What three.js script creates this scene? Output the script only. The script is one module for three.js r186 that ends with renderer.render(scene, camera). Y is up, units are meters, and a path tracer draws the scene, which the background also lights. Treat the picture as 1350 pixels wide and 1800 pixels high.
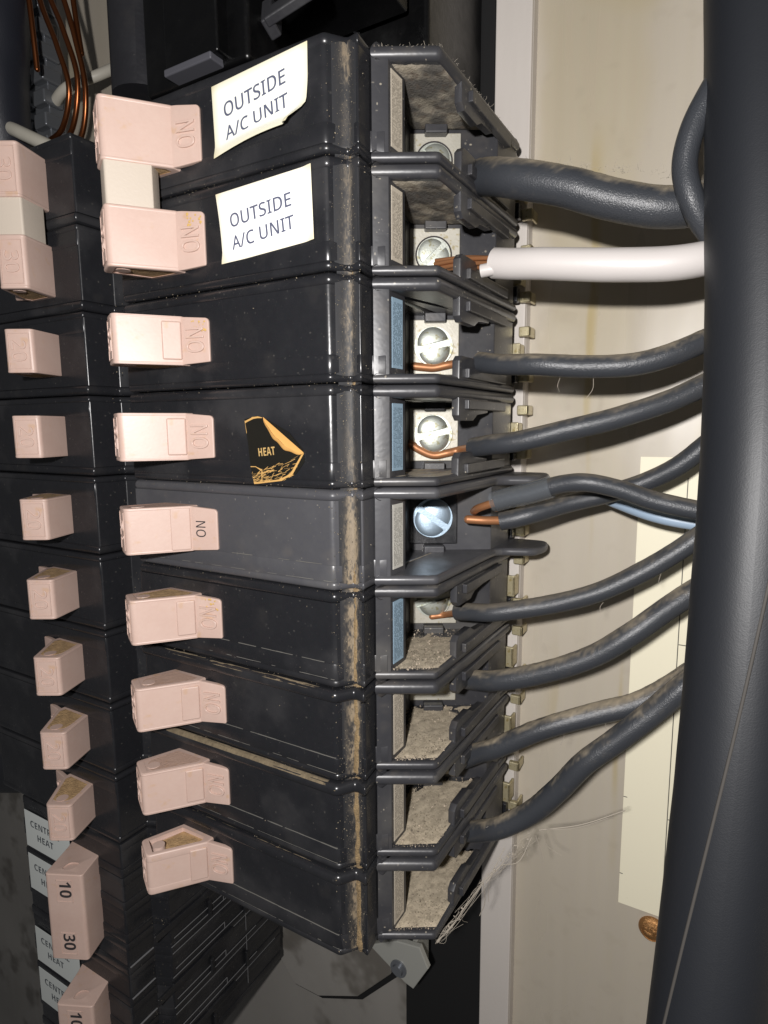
import * as THREE from 'three';
import { mergeGeometries, toCreasedNormals } from 'three/addons/utils/BufferGeometryUtils.js';
import { RoundedBoxGeometry } from 'three/addons/geometries/RoundedBoxGeometry.js';
import { TextGeometry } from 'three/addons/geometries/TextGeometry.js';
import { FontLoader } from 'three/addons/loaders/FontLoader.js';

// ---------------------------------------------------------------- camera, light, exposure
// lengths below are written in millimetres (S turns them into metres); x right, y up, z out of the panel.
const S = 0.001;
const scene = new THREE.Scene();
scene.background = new THREE.Color(0.050, 0.050, 0.051);       // the dim room behind the photographer
const camera = new THREE.PerspectiveCamera(79.88, 768 / 1024, 0.005, 20);
const CAM = new THREE.Vector3(84.4, -86.8, 121);
const pitch = THREE.MathUtils.degToRad(7.85);
const fwd = new THREE.Vector3(-0.5, 0, -0.8660254).multiplyScalar(Math.cos(pitch)).add(new THREE.Vector3(0, -Math.sin(pitch), 0));
camera.position.copy(CAM).multiplyScalar(S);
camera.lookAt(CAM.clone().add(fwd.clone().multiplyScalar(100)).multiplyScalar(S));
camera.rotateZ(-0.00633);
camera.updateMatrixWorld();
scene.add(camera);

const flashAt = CAM.clone().add(new THREE.Vector3(-2, 22, 45));   // the phone's flash, a little above its lens
const flash = new THREE.PointLight(0xfdfaf8, 0.218, 0, 2);
flash.name = 'phone_flash';
flash.position.copy(flashAt).multiplyScalar(S);
flash.castShadow = true; flash.shadow.radius = 0.2;
flash.shadow.mapSize.set(2048, 2048); flash.shadow.camera.near = 0.01; flash.shadow.camera.far = 2; flash.shadow.bias = -0.0005;
scene.add(flash);

const renderer = new THREE.WebGLRenderer({ antialias: true });
renderer.toneMapping = THREE.LinearToneMapping;
renderer.toneMappingExposure = 1.09;
renderer.shadowMap.enabled = true;

// ---------------------------------------------------------------- random numbers, noise, textures
let seed = 1234567;
const rnd = () => { seed = (seed * 1664525 + 1013904223) >>> 0; return seed / 4294967296; };
const rr = (a, b) => a + (b - a) * rnd();
const hash = (x, y, s) => { let h = (x * 374761393 + y * 668265263 + s * 974634743) | 0; h = Math.imul(h ^ (h >>> 13), 1274126177); return ((h ^ (h >>> 16)) >>> 0) / 4294967296; };
const sm = (t) => t * t * (3 - 2 * t);
function vnoise(x, y, p, s) {                                    // value noise, period p
  const x0 = Math.floor(x), y0 = Math.floor(y), fx = sm(x - x0), fy = sm(y - y0), w = (k) => ((k % p) + p) % p;
  const a = hash(w(x0), w(y0), s), b = hash(w(x0 + 1), w(y0), s), c = hash(w(x0), w(y0 + 1), s), d = hash(w(x0 + 1), w(y0 + 1), s);
  return a + (b - a) * fx + (c - a) * fy + (a - b - c + d) * fx * fy;
}
function fbm(u, v, f, o, s) {                                    // u, v in 0..1, tiles
  let t = 0, a = 0.5, n = 0;
  for (let k = 0; k < o; k++) { t += a * vnoise(u * f, v * f, f, s + k); n += a; a *= 0.5; f *= 2; }
  return t / n;
}
const clamp = (v, a = 0, b = 1) => Math.min(b, Math.max(a, v));
const ss = (a, b, v) => sm(clamp((v - a) / (b - a)));
function tex(n, fn, srgb = true, m = n) {
  const d = new Uint8Array(n * m * 4);
  for (let j = 0; j < m; j++) for (let i = 0; i < n; i++) {
    const c = fn(i / n, j / m, i, j), k = (j * n + i) * 4;
    if (typeof c === 'number') d[k] = d[k + 1] = d[k + 2] = clamp(c) * 255; else for (let q = 0; q < 3; q++) d[k + q] = clamp(c[q]) * 255;
    d[k + 3] = 255;
  }
  const t = new THREE.DataTexture(d, n, m, THREE.RGBAFormat);
  t.wrapS = t.wrapT = THREE.RepeatWrapping; t.magFilter = THREE.LinearFilter; t.minFilter = THREE.LinearMipmapLinearFilter; t.generateMipmaps = true;
  if (srgb) t.colorSpace = THREE.SRGBColorSpace;
  t.needsUpdate = true;
  return t;
}
const mixc = (a, b, t) => a.map((v, i) => v + (b[i] - v) * t);
function speckMask(n, count, r0, r1, sd) {                        // sparse round specks, tiles
  const a = new Float32Array(n * n); seed = sd;
  for (let k = 0; k < count; k++) {
    const x = rnd() * n, y = rnd() * n, r = r0 + (r1 - r0) * rnd() ** 3, v = 0.35 + 0.65 * rnd(), e = 0.6 + 0.8 * rnd();
    for (let j = -Math.ceil(r * 2); j <= r * 2; j++) for (let i = -Math.ceil(r * 2); i <= r * 2; i++) {
      const q = Math.hypot(i / e, j * e) / r; if (q > 1) continue;
      const X = ((Math.floor(x + i) % n) + n) % n, Y = ((Math.floor(y + j) % n) + n) % n;
      a[Y * n + X] = Math.max(a[Y * n + X], v * (1 - q * q * 0.5));
    }
  }
  for (let k = 0; k < count * 0.06; k++) {                           // hairline scratches
    let x = rnd() * n, y = rnd() * n, t = rnd() * 6.28; const L = 10 + 70 * rnd() ** 2, v = 0.06 + 0.16 * rnd();
    for (let q = 0; q < L; q++) { x += Math.cos(t); y += Math.sin(t); t += (rnd() - 0.5) * 0.12; const X = ((Math.floor(x) % n) + n) % n, Y = ((Math.floor(y) % n) + n) % n; a[Y * n + X] = Math.max(a[Y * n + X], v); }
  }
  return a;
}
// one tile of each of these covers 100 mm
const specks = speckMask(1024, 900, 0.9, 3.4, 77), specks2 = speckMask(1024, 420, 0.8, 2.6, 99);
function plasticMap(base, haze, dustAmt, sm_ = specks) {
  return tex(1024, (u, v, i, j) => {
    const n = fbm(u, v, 6, 5, 3), f = fbm(u, v, 90, 2, 9), sc = fbm(u * 1, v, 14, 4, 21);
    let c = mixc(base, haze, ss(0.5, 0.78, n) * 0.55 + (f - 0.5) * 0.10);
    c = mixc(c, [0.52, 0.47, 0.40], dustAmt * (ss(0.60, 0.85, sc) * 0.25));
    return mixc(c, [0.70, 0.66, 0.58], sm_[j * 1024 + i] * dustAmt);
  });
}
const blackMap = plasticMap([0.125, 0.127, 0.138], [0.235, 0.232, 0.236], 0.26);
const housingMap = plasticMap([0.21, 0.21, 0.222], [0.37, 0.36, 0.345], 0.9);
const greyMap = plasticMap([0.275, 0.275, 0.288], [0.37, 0.37, 0.37], 0.45, specks2);
const plasticRough = tex(512, (u, v) => { const n = 0.26 + 0.16 * ss(0.4, 0.8, fbm(u, v, 8, 5, 41)) + 0.05 * (fbm(u, v, 64, 2, 45) - 0.5); return n; }, false);
const plasticBump = tex(512, (u, v) => 0.5 * fbm(u, v, 128, 2, 51) + 0.5 * fbm(u, v, 12, 3, 55), false);
const dustMap = tex(512, (u, v) => {
  const n = fbm(u, v, 24, 5, 61), g = fbm(u, v, 100, 3, 66), q = fbm(u, v, 90, 2, 68);
  let c = mixc([0.60, 0.555, 0.48], [0.71, 0.66, 0.575], ss(0.25, 0.7, n * 0.75 + g * 0.25));
  c = mixc(c, [0.78, 0.72, 0.61], ss(0.66, 0.80, g) * 0.5);
  return mixc(c, [0.34, 0.30, 0.26], ss(0.68, 0.82, q) * 0.3);
});
const ceilMap = tex(512, (u, v) => {                              // stained, web-covered plastic under a lid
  const n = fbm(u, v, 10, 5, 71), g = fbm(u, v, 30, 4, 75);
  return mixc(mixc([0.34, 0.325, 0.305], [0.60, 0.565, 0.505], ss(0.30, 0.70, n)), [0.36, 0.31, 0.265], ss(0.56, 0.76, g) * 0.55);
});
const grainBump = tex(512, (u, v) => 0.6 * fbm(u, v, 128, 2, 81) + 0.4 * fbm(u, v, 40, 3, 85), false);
const pinkMap = tex(512, (u, v) => {
  const n = fbm(u, v, 8, 4, 91), f = fbm(u, v, 100, 2, 95), st = fbm(u, v, 22, 4, 97) - 0.05;
  let c = mixc([0.738, 0.630, 0.582], [0.775, 0.678, 0.632], n + (f - 0.5) * 0.3);
  return mixc(c, [0.72, 0.56, 0.38], ss(0.62, 0.80, st) * 0.30);
});
const wallMap = tex(1024, (u, v) => {                             // one tile = 400 mm; old painted sheet steel with drips
  const n = fbm(u, v, 6, 5, 101), d = fbm(u, v, 96, 3, 105);
  let c = mixc([0.700, 0.664, 0.600], [0.748, 0.714, 0.658], 0.45 * n + 0.55 * (0.6 * vnoise(u * 70 + (fbm(u, v, 9, 3, 109) - 0.5), v * 4, 70, 107) + 0.4 * vnoise(u * 200, v * 6, 200, 108)));
  const wob = (fbm(u, v, 9, 3, 109) - 0.5), drip = vnoise(u * 110 + wob * 1.6, v * 7, 110, 111) * 0.5 + 0.5 * vnoise(u * 110 + wob * 1.6, 3, 110, 112), drip2 = vnoise(u * 34 + wob * 2, v * 5, 34, 115), run = fbm(u, v, 7, 3, 118);
  c = mixc(c, [0.66, 0.58, 0.38], ss(0.66, 0.86, drip) * ss(0.40, 0.62, run) * 0.7);
  c = mixc(c, [0.66, 0.60, 0.44], ss(0.62, 0.9, drip2) * 0.22);
  c = mixc(c, [0.66, 0.60, 0.44], ss(0.64, 0.80, fbm(u, v, 10, 3, 121)) * 0.3);
  return mixc(c, [0.50, 0.45, 0.38], ss(0.66, 0.84, d) * 0.06);
});
const wallBump = tex(512, (u, v) => 0.5 * vnoise(u * 160, v * 8, 160, 131) + 0.5 * fbm(u, v, 80, 2, 135), false);
const wallRough = tex(512, (u, v) => 0.17 + 0.20 * fbm(u, v, 10, 4, 141) + 0.16 * vnoise(u * 120, v * 6, 120, 145), false);
const metalMap = tex(256, (u, v) => { const n = fbm(u, v, 20, 4, 151), q = fbm(u, v, 50, 3, 155); return mixc(mixc([0.80, 0.79, 0.755], [0.88, 0.87, 0.84], n), [0.66, 0.60, 0.42], ss(0.64, 0.8, q) * 0.6); });
const rubberBump = tex(256, (u, v) => fbm(u, v, 64, 3, 161), false);
for (const t of [rubberBump]) t.repeat.set(2, 2);

const M = {};
const std = (o) => new THREE.MeshStandardMaterial(o);
M.black = std({ map: blackMap, roughnessMap: plasticRough, roughness: 1, bumpMap: plasticBump, bumpScale: 0.00003 });
M.grey = std({ map: greyMap, roughnessMap: plasticRough, roughness: 1.25, bumpMap: plasticBump, bumpScale: 0.00003 });
M.housing = std({ map: housingMap, roughness: 0.37, bumpMap: plasticBump, bumpScale: 0.00004 });
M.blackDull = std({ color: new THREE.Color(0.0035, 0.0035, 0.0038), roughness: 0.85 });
M.blackBase = std({ map: blackMap, roughnessMap: plasticRough, roughness: 1.3, bumpMap: plasticBump, bumpScale: 0.00006, color: 0x606060 });
M.pink = std({ map: pinkMap, roughness: 0.43, bumpMap: plasticBump, bumpScale: 0.00002 });
M.cream = std({ color: 0xbfb3a5, roughness: 0.45, bumpMap: plasticBump, bumpScale: 0.00004 });
M.dirt = std({ map: dustMap, color: 0xffe2bd, roughness: 0.95, bumpMap: grainBump, bumpScale: 0.0003 });
M.paleDirt = std({ map: pinkMap, color: 0xe6ded6, roughness: 0.9, bumpMap: grainBump, bumpScale: 0.00015 });
M.dust = std({ map: dustMap, roughness: 1, bumpMap: grainBump, bumpScale: 0.00005 });
M.lineDust = std({ color: 0x66645f, roughness: 1 });
M.ledgeDust = std({ map: dustMap, color: 0xa8a297, roughness: 1, bumpMap: grainBump, bumpScale: 0.0001 });
M.grooveDust = std({ map: dustMap, color: 0xc4b49a, roughness: 1, bumpMap: grainBump, bumpScale: 0.0004 });
M.ceil = std({ map: ceilMap, roughness: 0.95, bumpMap: grainBump, bumpScale: 0.0002 });
M.print = std({ color: new THREE.Color(0.03, 0.026, 0.028), roughness: 0.7 });
M.wall = std({ map: wallMap, roughnessMap: wallRough, roughness: 1, bumpMap: wallBump, bumpScale: 0.00004 });
M.strip = std({ color: 0xcac3bc, roughnessMap: wallRough, roughness: 1.3, bumpMap: plasticBump, bumpScale: 0.00004 });
M.zinc = std({ map: metalMap, metalness: 0.3, roughness: 0.5, color: 0xd2d0ca, bumpMap: plasticBump, bumpScale: 0.00004 });
M.screw = std({ map: metalMap, color: 0xd6dddc, metalness: 0.8, roughness: 0.5, bumpMap: plasticBump, bumpScale: 0.00004 });
M.blueZinc = std({ color: 0xa9bccc, metalness: 0.75, roughness: 0.44, bumpMap: plasticBump, bumpScale: 0.00004 });
M.brass = std({ map: metalMap, color: 0xe6dcbc, metalness: 0.55, roughness: 0.36, bumpMap: plasticBump, bumpScale: 0.00005 });
M.copper = std({ color: 0xa8744f, metalness: 0.5, roughness: 0.46, bumpMap: plasticBump, bumpScale: 0.00003 });
M.copperDark = std({ color: 0x8a5230, metalness: 0.9, roughness: 0.3 });
M.penny = std({ color: 0xb98a5a, metalness: 0.85, roughness: 0.42, bumpMap: plasticBump, bumpScale: 0.0002 });
M.cable = std({ vertexColors: true, roughness: 0.40, bumpMap: rubberBump, bumpScale: 0.00007 });
M.pipe = std({ vertexColors: true, roughness: 0.5, bumpMap: plasticBump, bumpScale: 0.00003 });
M.whiteCable = std({ vertexColors: true, roughness: 0.42, bumpMap: plasticBump, bumpScale: 0.00003 });
M.sleeve = new THREE.MeshPhysicalMaterial({ color: 0xd8dde2, roughness: 0.06, transmission: 0.92, thickness: 0, ior: 1.4 });
M.scuff = std({ color: new THREE.Color(0.16, 0.16, 0.165), roughness: 0.6 });
M.shroud = std({ map: greyMap, color: 0x9a9a9e, roughnessMap: plasticRough, roughness: 1.4, bumpMap: plasticBump, bumpScale: 0.0001 });
M.scuffLight = std({ color: 0x4c4c52, roughness: 0.5 });
M.web = std({ color: 0xa89f92, roughness: 1 });
M.clearPlastic = std({ color: 0x94948e, roughness: 0.3 });

// ---------------------------------------------------------------- geometry helpers
const V = (x, y, z) => new THREE.Vector3(x, y, z);
const used = {};
const numbered = (n) => { const k = used[n] = (used[n] ?? -1) + 1; return k ? n + '_' + String(k).padStart(3, '0') : n; };
function boxUV(g, tile) {
  if (g.index) g = g.toNonIndexed();
  const p = g.attributes.position, n = g.attributes.normal, uv = new Float32Array(p.count * 2);
  for (let f = 0; f < p.count; f += 3) {
    let nx = 0, ny = 0, nz = 0;
    for (let k = 0; k < 3; k++) { nx += Math.abs(n.getX(f + k)); ny += Math.abs(n.getY(f + k)); nz += Math.abs(n.getZ(f + k)); }
    for (let k = 0; k < 3; k++) {
      const x = p.getX(f + k), y = p.getY(f + k), z = p.getZ(f + k), i = (f + k) * 2;
      if (ny >= nx && ny >= nz) { uv[i] = x / tile; uv[i + 1] = z / tile; } else if (nx >= nz) { uv[i] = z / tile; uv[i + 1] = y / tile; } else { uv[i] = x / tile; uv[i + 1] = y / tile; }
    }
  }
  g.setAttribute('uv', new THREE.BufferAttribute(uv, 2));
  return g;
}
// geometries in mm -> ONE named mesh in metres. keep = keep their own uv
function mesh(name, geos, mat, parent, { tile = 100, keep = false, off = [0, 0, 0] } = {}) {
  geos = (Array.isArray(geos) ? geos : [geos]).map((g) => {
    g = g.clone();
    if (!g.attributes.normal) g.computeVertexNormals();
    if (!keep) { g.translate(...off); g = boxUV(g, tile); g.translate(-off[0], -off[1], -off[2]); } else if (g.index) g = g.toNonIndexed();
    for (const k of Object.keys(g.attributes)) if (!['position', 'normal', 'uv', ...(mat.vertexColors ? ['color'] : [])].includes(k)) g.deleteAttribute(k);
    g.morphAttributes = {};
    return g;
  });
  const g = geos.length > 1 ? mergeGeometries(geos) : geos[0];
  g.scale(S, S, S);
  const m = new THREE.Mesh(g, mat);
  m.name = parent && parent !== scene ? name : numbered(name);
  m.castShadow = m.receiveShadow = true;
  (parent ?? scene).add(m);
  return m;
}
function thing(name, label, category, at = [0, 0, 0], group) {
  const o = new THREE.Group(); o.name = numbered(name); o.position.set(at[0] * S, at[1] * S, at[2] * S);
  o.userData = { label, category }; if (group) o.userData.group = group;
  scene.add(o); return o;
}
function tag(o, label, category, group, kind) { o.userData = { label, category }; if (group) o.userData.group = group; if (kind) o.userData.kind = kind; return o; }
function rpoly(pts, r = 0) {                                       // closed outline, corners rounded by r (or by a point's third number)
  const n = pts.length, s = new THREE.Shape();
  for (let i = 0; i < n; i++) {
    const a = pts[(i + n - 1) % n], b = pts[i], c = pts[(i + 1) % n], R = b[2] ?? r;
    const la = Math.hypot(a[0] - b[0], a[1] - b[1]), lc = Math.hypot(c[0] - b[0], c[1] - b[1]), q = Math.min(R, la * 0.45, lc * 0.45);
    const p0 = [b[0] + (a[0] - b[0]) / la * q, b[1] + (a[1] - b[1]) / la * q], p1 = [b[0] + (c[0] - b[0]) / lc * q, b[1] + (c[1] - b[1]) / lc * q];
    if (i) s.lineTo(...p0); else s.moveTo(...p0);
    if (q > 1e-4) s.quadraticCurveTo(b[0], b[1], ...p1);
  }
  s.closePath(); return s;
}
// outline in (x, z) pulled up from y0 to y1
function ext(pts, y0, y1, { r = 0.3, b = 0, seg = 2, holes = [], curve = 4 } = {}) {
  const s = rpoly(pts.map((p) => [p[0], -p[1], p[2]]), r);
  for (const h of holes) s.holes.push(rpoly(h.map((p) => [p[0], -p[1], p[2]]), 0.4));
  const g = new THREE.ExtrudeGeometry(s, { depth: y1 - y0 - 2 * b, bevelEnabled: b > 0, bevelThickness: b, bevelSize: b, bevelOffset: -b, bevelSegments: seg, curveSegments: curve });
  g.rotateX(-Math.PI / 2); g.translate(0, y0 + b, 0);
  return toCreasedNormals(g, 0.7);
}
const rbox = (x0, x1, y0, y1, z0, z1, r = 0.3, seg = 2) => { const g = new RoundedBoxGeometry(x1 - x0, y1 - y0, z1 - z0, seg, r); g.translate((x0 + x1) / 2, (y0 + y1) / 2, (z0 + z1) / 2); return g; };
function frame(g, o, X, Y, Z) { g.applyMatrix4(new THREE.Matrix4().makeBasis(X, Y, Z).setPosition(o)); return g; }
const font = await new FontLoader().loadAsync('fonts/droid/droid_sans_regular.typeface.json');
const bold = await new FontLoader().loadAsync('fonts/droid/droid_sans_bold.typeface.json');
function text(str, size, depth, f = font, bevel = 0, sx = 1) {
  const g = new TextGeometry(str, { font: f, size, depth, curveSegments: 4, bevelEnabled: bevel > 0, bevelThickness: bevel, bevelSize: bevel * 0.7, bevelOffset: -bevel * 0.3, bevelSegments: 2 });
  g.computeBoundingBox(); const c = g.boundingBox; g.translate(-(c.min.x + c.max.x) / 2, -(c.min.y + c.max.y) / 2, 0); g.scale(sx, 1, 1);
  return g;
}
// a bumpy sheet of dust over the quad a b c d (x, z), sinking below base at its edges
function dustSheet(a, b, c, d, base, amp, nu = 46, nv = 40, sd = 5, cover = 0.5, down = false, fade = 0) {
  const pos = [], uv = [], idx = [];
  for (let j = 0; j <= nv; j++) for (let i = 0; i <= nu; i++) {
    const u = i / nu, v = j / nv;
    const x = (a[0] * (1 - u) + b[0] * u) * (1 - v) + (d[0] * (1 - u) + c[0] * u) * v, z = (a[1] * (1 - u) + b[1] * u) * (1 - v) + (d[1] * (1 - u) + c[1] * u) * v;
    const e = Math.min(u, 1 - u, v, 1 - v), n = fbm(u, v, 5, 4, sd), g = fbm(u, v, 34, 2, sd + 31);
    let h = amp * ((n - (1 - cover)) * 1.6 + 0.28 * (g - 0.5)) * ss(0, 0.10, e) - (1 - ss(0, 0.06, e)) * 0.3 - fade * amp * (ss(0.35, 1, v) * 0.7 + (1 - ss(0, 0.35, u)) * 0.35);
    pos.push(x, base + (down ? -h : h), z); uv.push(x / 40, z / 40);
  }
  for (let j = 0; j < nv; j++) for (let i = 0; i < nu; i++) { const k = j * (nu + 1) + i; idx.push(k, k + 1, k + nu + 1, k + 1, k + nu + 2, k + nu + 1); }
  const g = new THREE.BufferGeometry();
  g.setAttribute('position', new THREE.Float32BufferAttribute(pos, 3)); g.setAttribute('uv', new THREE.Float32BufferAttribute(uv, 2)); g.setIndex(idx); g.computeVertexNormals();
  return g;
}
// a cable along points, with dust lying on its upper side
function cableGeo(pts, rad, { col = [0.034, 0.037, 0.043], dust = 0.5, seg = 260, sd = 1, closed = true, ref = null, rough = 0.03, rs = 28, flat = 1 } = {}) {
  const curve = new THREE.CatmullRomCurve3(pts.map((p) => V(...p)), false, 'centripetal'), L = curve.getLength();
  const fr = curve.computeFrenetFrames(seg), pos = [], nor = [], uv = [], colr = [], idx = [];
  const up = ref ?? V(0, 1, 0);
  for (let i = 0; i <= seg; i++) {
    const P = curve.getPointAt(i / seg), T = fr.tangents[i], side = V().crossVectors(T, up).normalize(), nup = V().crossVectors(side, T).normalize();
    for (let k = 0; k <= rs; k++) {
      const a = k / rs * Math.PI * 2, N = nup.clone().multiplyScalar(Math.cos(a)).addScaledVector(side, Math.sin(a));
      const s = i / seg * L, q = 0.55 * fbm((s / 60) % 1, (k % rs) / rs, 12, 3, sd) + 0.45 * fbm((s / 60) % 1, (k % rs) / rs, 60, 2, sd + 9), w = 1 + rough * (vnoise(s / 9, (k % rs) / rs * 6, 6, sd + 3) - 0.5) * 2;
      const du = dust * ss(0.45, 1.05, N.y + (q - 0.5) * 0.9);
      const R = rad * w + du * 0.22 * q;
      pos.push(P.x + N.x * R, P.y + N.y * R, P.z + N.z * R); nor.push(N.x, N.y, N.z); uv.push(s / 25, k / rs * rad * 6.28 / 25);
      const c = mixc(col, [0.33, 0.275, 0.195], clamp(du * 0.8 + ss(0.6, 0.75, q) * 0.04 * dust));
      colr.push(...c);
    }
  }
  for (let i = 0; i < seg; i++) for (let k = 0; k < rs; k++) { const a = i * (rs + 1) + k, b = a + rs + 1; idx.push(a, b, a + 1, b, b + 1, a + 1); }
  if (closed) for (const i of [0, seg]) {                           // end caps
    const P = curve.getPointAt(i / seg), T = fr.tangents[i].clone().multiplyScalar(i ? 1 : -1), c0 = pos.length / 3;
    pos.push(P.x, P.y, P.z); nor.push(T.x, T.y, T.z); uv.push(0, 0); colr.push(...col);
    for (let k = 0; k <= rs; k++) { const a = (i * (rs + 1) + k) * 3; pos.push(pos[a], pos[a + 1], pos[a + 2]); nor.push(T.x, T.y, T.z); uv.push(0, 0); colr.push(...col); }
    for (let k = 0; k < rs; k++) i ? idx.push(c0, c0 + 1 + k, c0 + 2 + k) : idx.push(c0, c0 + 2 + k, c0 + 1 + k);
  }
  const g = new THREE.BufferGeometry();
  g.setAttribute('position', new THREE.Float32BufferAttribute(pos, 3)); g.setAttribute('normal', new THREE.Float32BufferAttribute(nor, 3));
  g.setAttribute('uv', new THREE.Float32BufferAttribute(uv, 2)); g.setAttribute('color', new THREE.Float32BufferAttribute(colr, 3)); g.setIndex(idx);
  g.computeVertexNormals();
  return g;
}
const tube = (pts, r, seg = 40, rs = 8) => new THREE.TubeGeometry(new THREE.CatmullRomCurve3(pts.map((p) => V(...p)), false, 'centripetal'), seg, r, rs, false);
function capped(pts, r, seg, rs) { const t = tube(pts, r, seg, rs), out = [t]; for (const p of [pts[0], pts[pts.length - 1]]) { const s = new THREE.SphereGeometry(r, rs, 6); s.translate(...p); out.push(s); } return out; }
function canvasTex(w, h, draw) { const c = document.createElement('canvas'); c.width = w; c.height = h; draw(c.getContext('2d'), w, h); const t = new THREE.CanvasTexture(c); t.colorSpace = THREE.SRGBColorSpace; t.anisotropy = 8; return t; }

// ---------------------------------------------------------------- setting
const wallGeo = rbox(-480, 240, -560, 160, -94, -90, 0.5);
mesh('back_wall', wallGeo, M.wall, scene, { tile: 500, off: [200, -100, 0] }).userData = { kind: 'structure' };
mesh('enclosure_wall', [rbox(236, 240, -560, 160, -90, 10, 0.5)], M.wall, scene, { tile: 400 }).userData = { kind: 'structure' };
// black base plate behind and between the breakers, above and below them too
mesh('inner_panel', rbox(-480, 6, -560, -214, -90, -88.6, 0.4), M.innerPanel = std({ map: tex(512, (u, v) => mixc(mixc([0.50, 0.485, 0.465], [0.62, 0.605, 0.58], fbm(u, v, 9, 5, 181)), [0.30, 0.28, 0.25], ss(0.55, 0.75, fbm(u, v, 26, 4, 185)) * 0.55)), roughnessMap: wallRough, roughness: 1.3, bumpMap: wallBump, bumpScale: 0.00004 }), scene, { tile: 500, off: [200, -100, 0] }).userData = { kind: 'structure' };
const base = thing('base_pan', 'black plastic base pan running up behind both breaker columns', 'base pan', [-80, -150, -84]);
mesh('base_plate', [rbox(-72, 88.2, -100, 260, -6, -0.5, 0.5), rbox(55, 89, -205, -99, -6, -0.8, 0.5), rbox(-4, 10, -120, 148, -2, 12, 0.5)], M.blackDull, base);
// the pale mounting rail beside the breakers
const rail = thing('mounting_rail', 'pale painted mounting rail strip standing upright right of the centre breakers', 'rail', [14.5, -140, -88]);
mesh('rail_face', rbox(-6, 6, -420, 260, 2.4, 4, 0.5), M.strip, rail);
mesh('rail_side', rbox(4.6, 6, -420, 260, -2, 2.4, 0.3), M.strip, rail);

// ---------------------------------------------------------------- breakers (local: right column, y from 0 down to -25.4)
const RD = 25.4;
const PROF = [[-72, 0, 0.9], [0, 0, 1.1], [3.2, -4.3, 0.5], [6.6, -3.6, 0.8], [6.0, -9.6, 0.3], [20.2, -17.6, 1.2], [20.7, -74, 0.5], [-78.2, -74, 0.5], [-78.2, -13.6, 0.9], [-72.4, -11, 0.4]];
const inset = (d) => [[-72.2, -d, 0.7], [-0.3, -d, 1.0], [3.2, -4.3 - d, 0.5], [6.4 - d * 0.5, -3.7 - d, 0.8]];
const MID = (d = 0.25, front = []) => [...inset(d), [5.8, -9.9, 0.1], [9.35, -12.2, 0.15], [1.2, -35.8, 0.1], [19.7, -46.5, 0.3], [19.7, -73.8, 0.2], [-77.9, -73.8, 0.2], [-77.9, -13.8, 0.8], [-72.6, -11.2, 0.4]];
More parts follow.
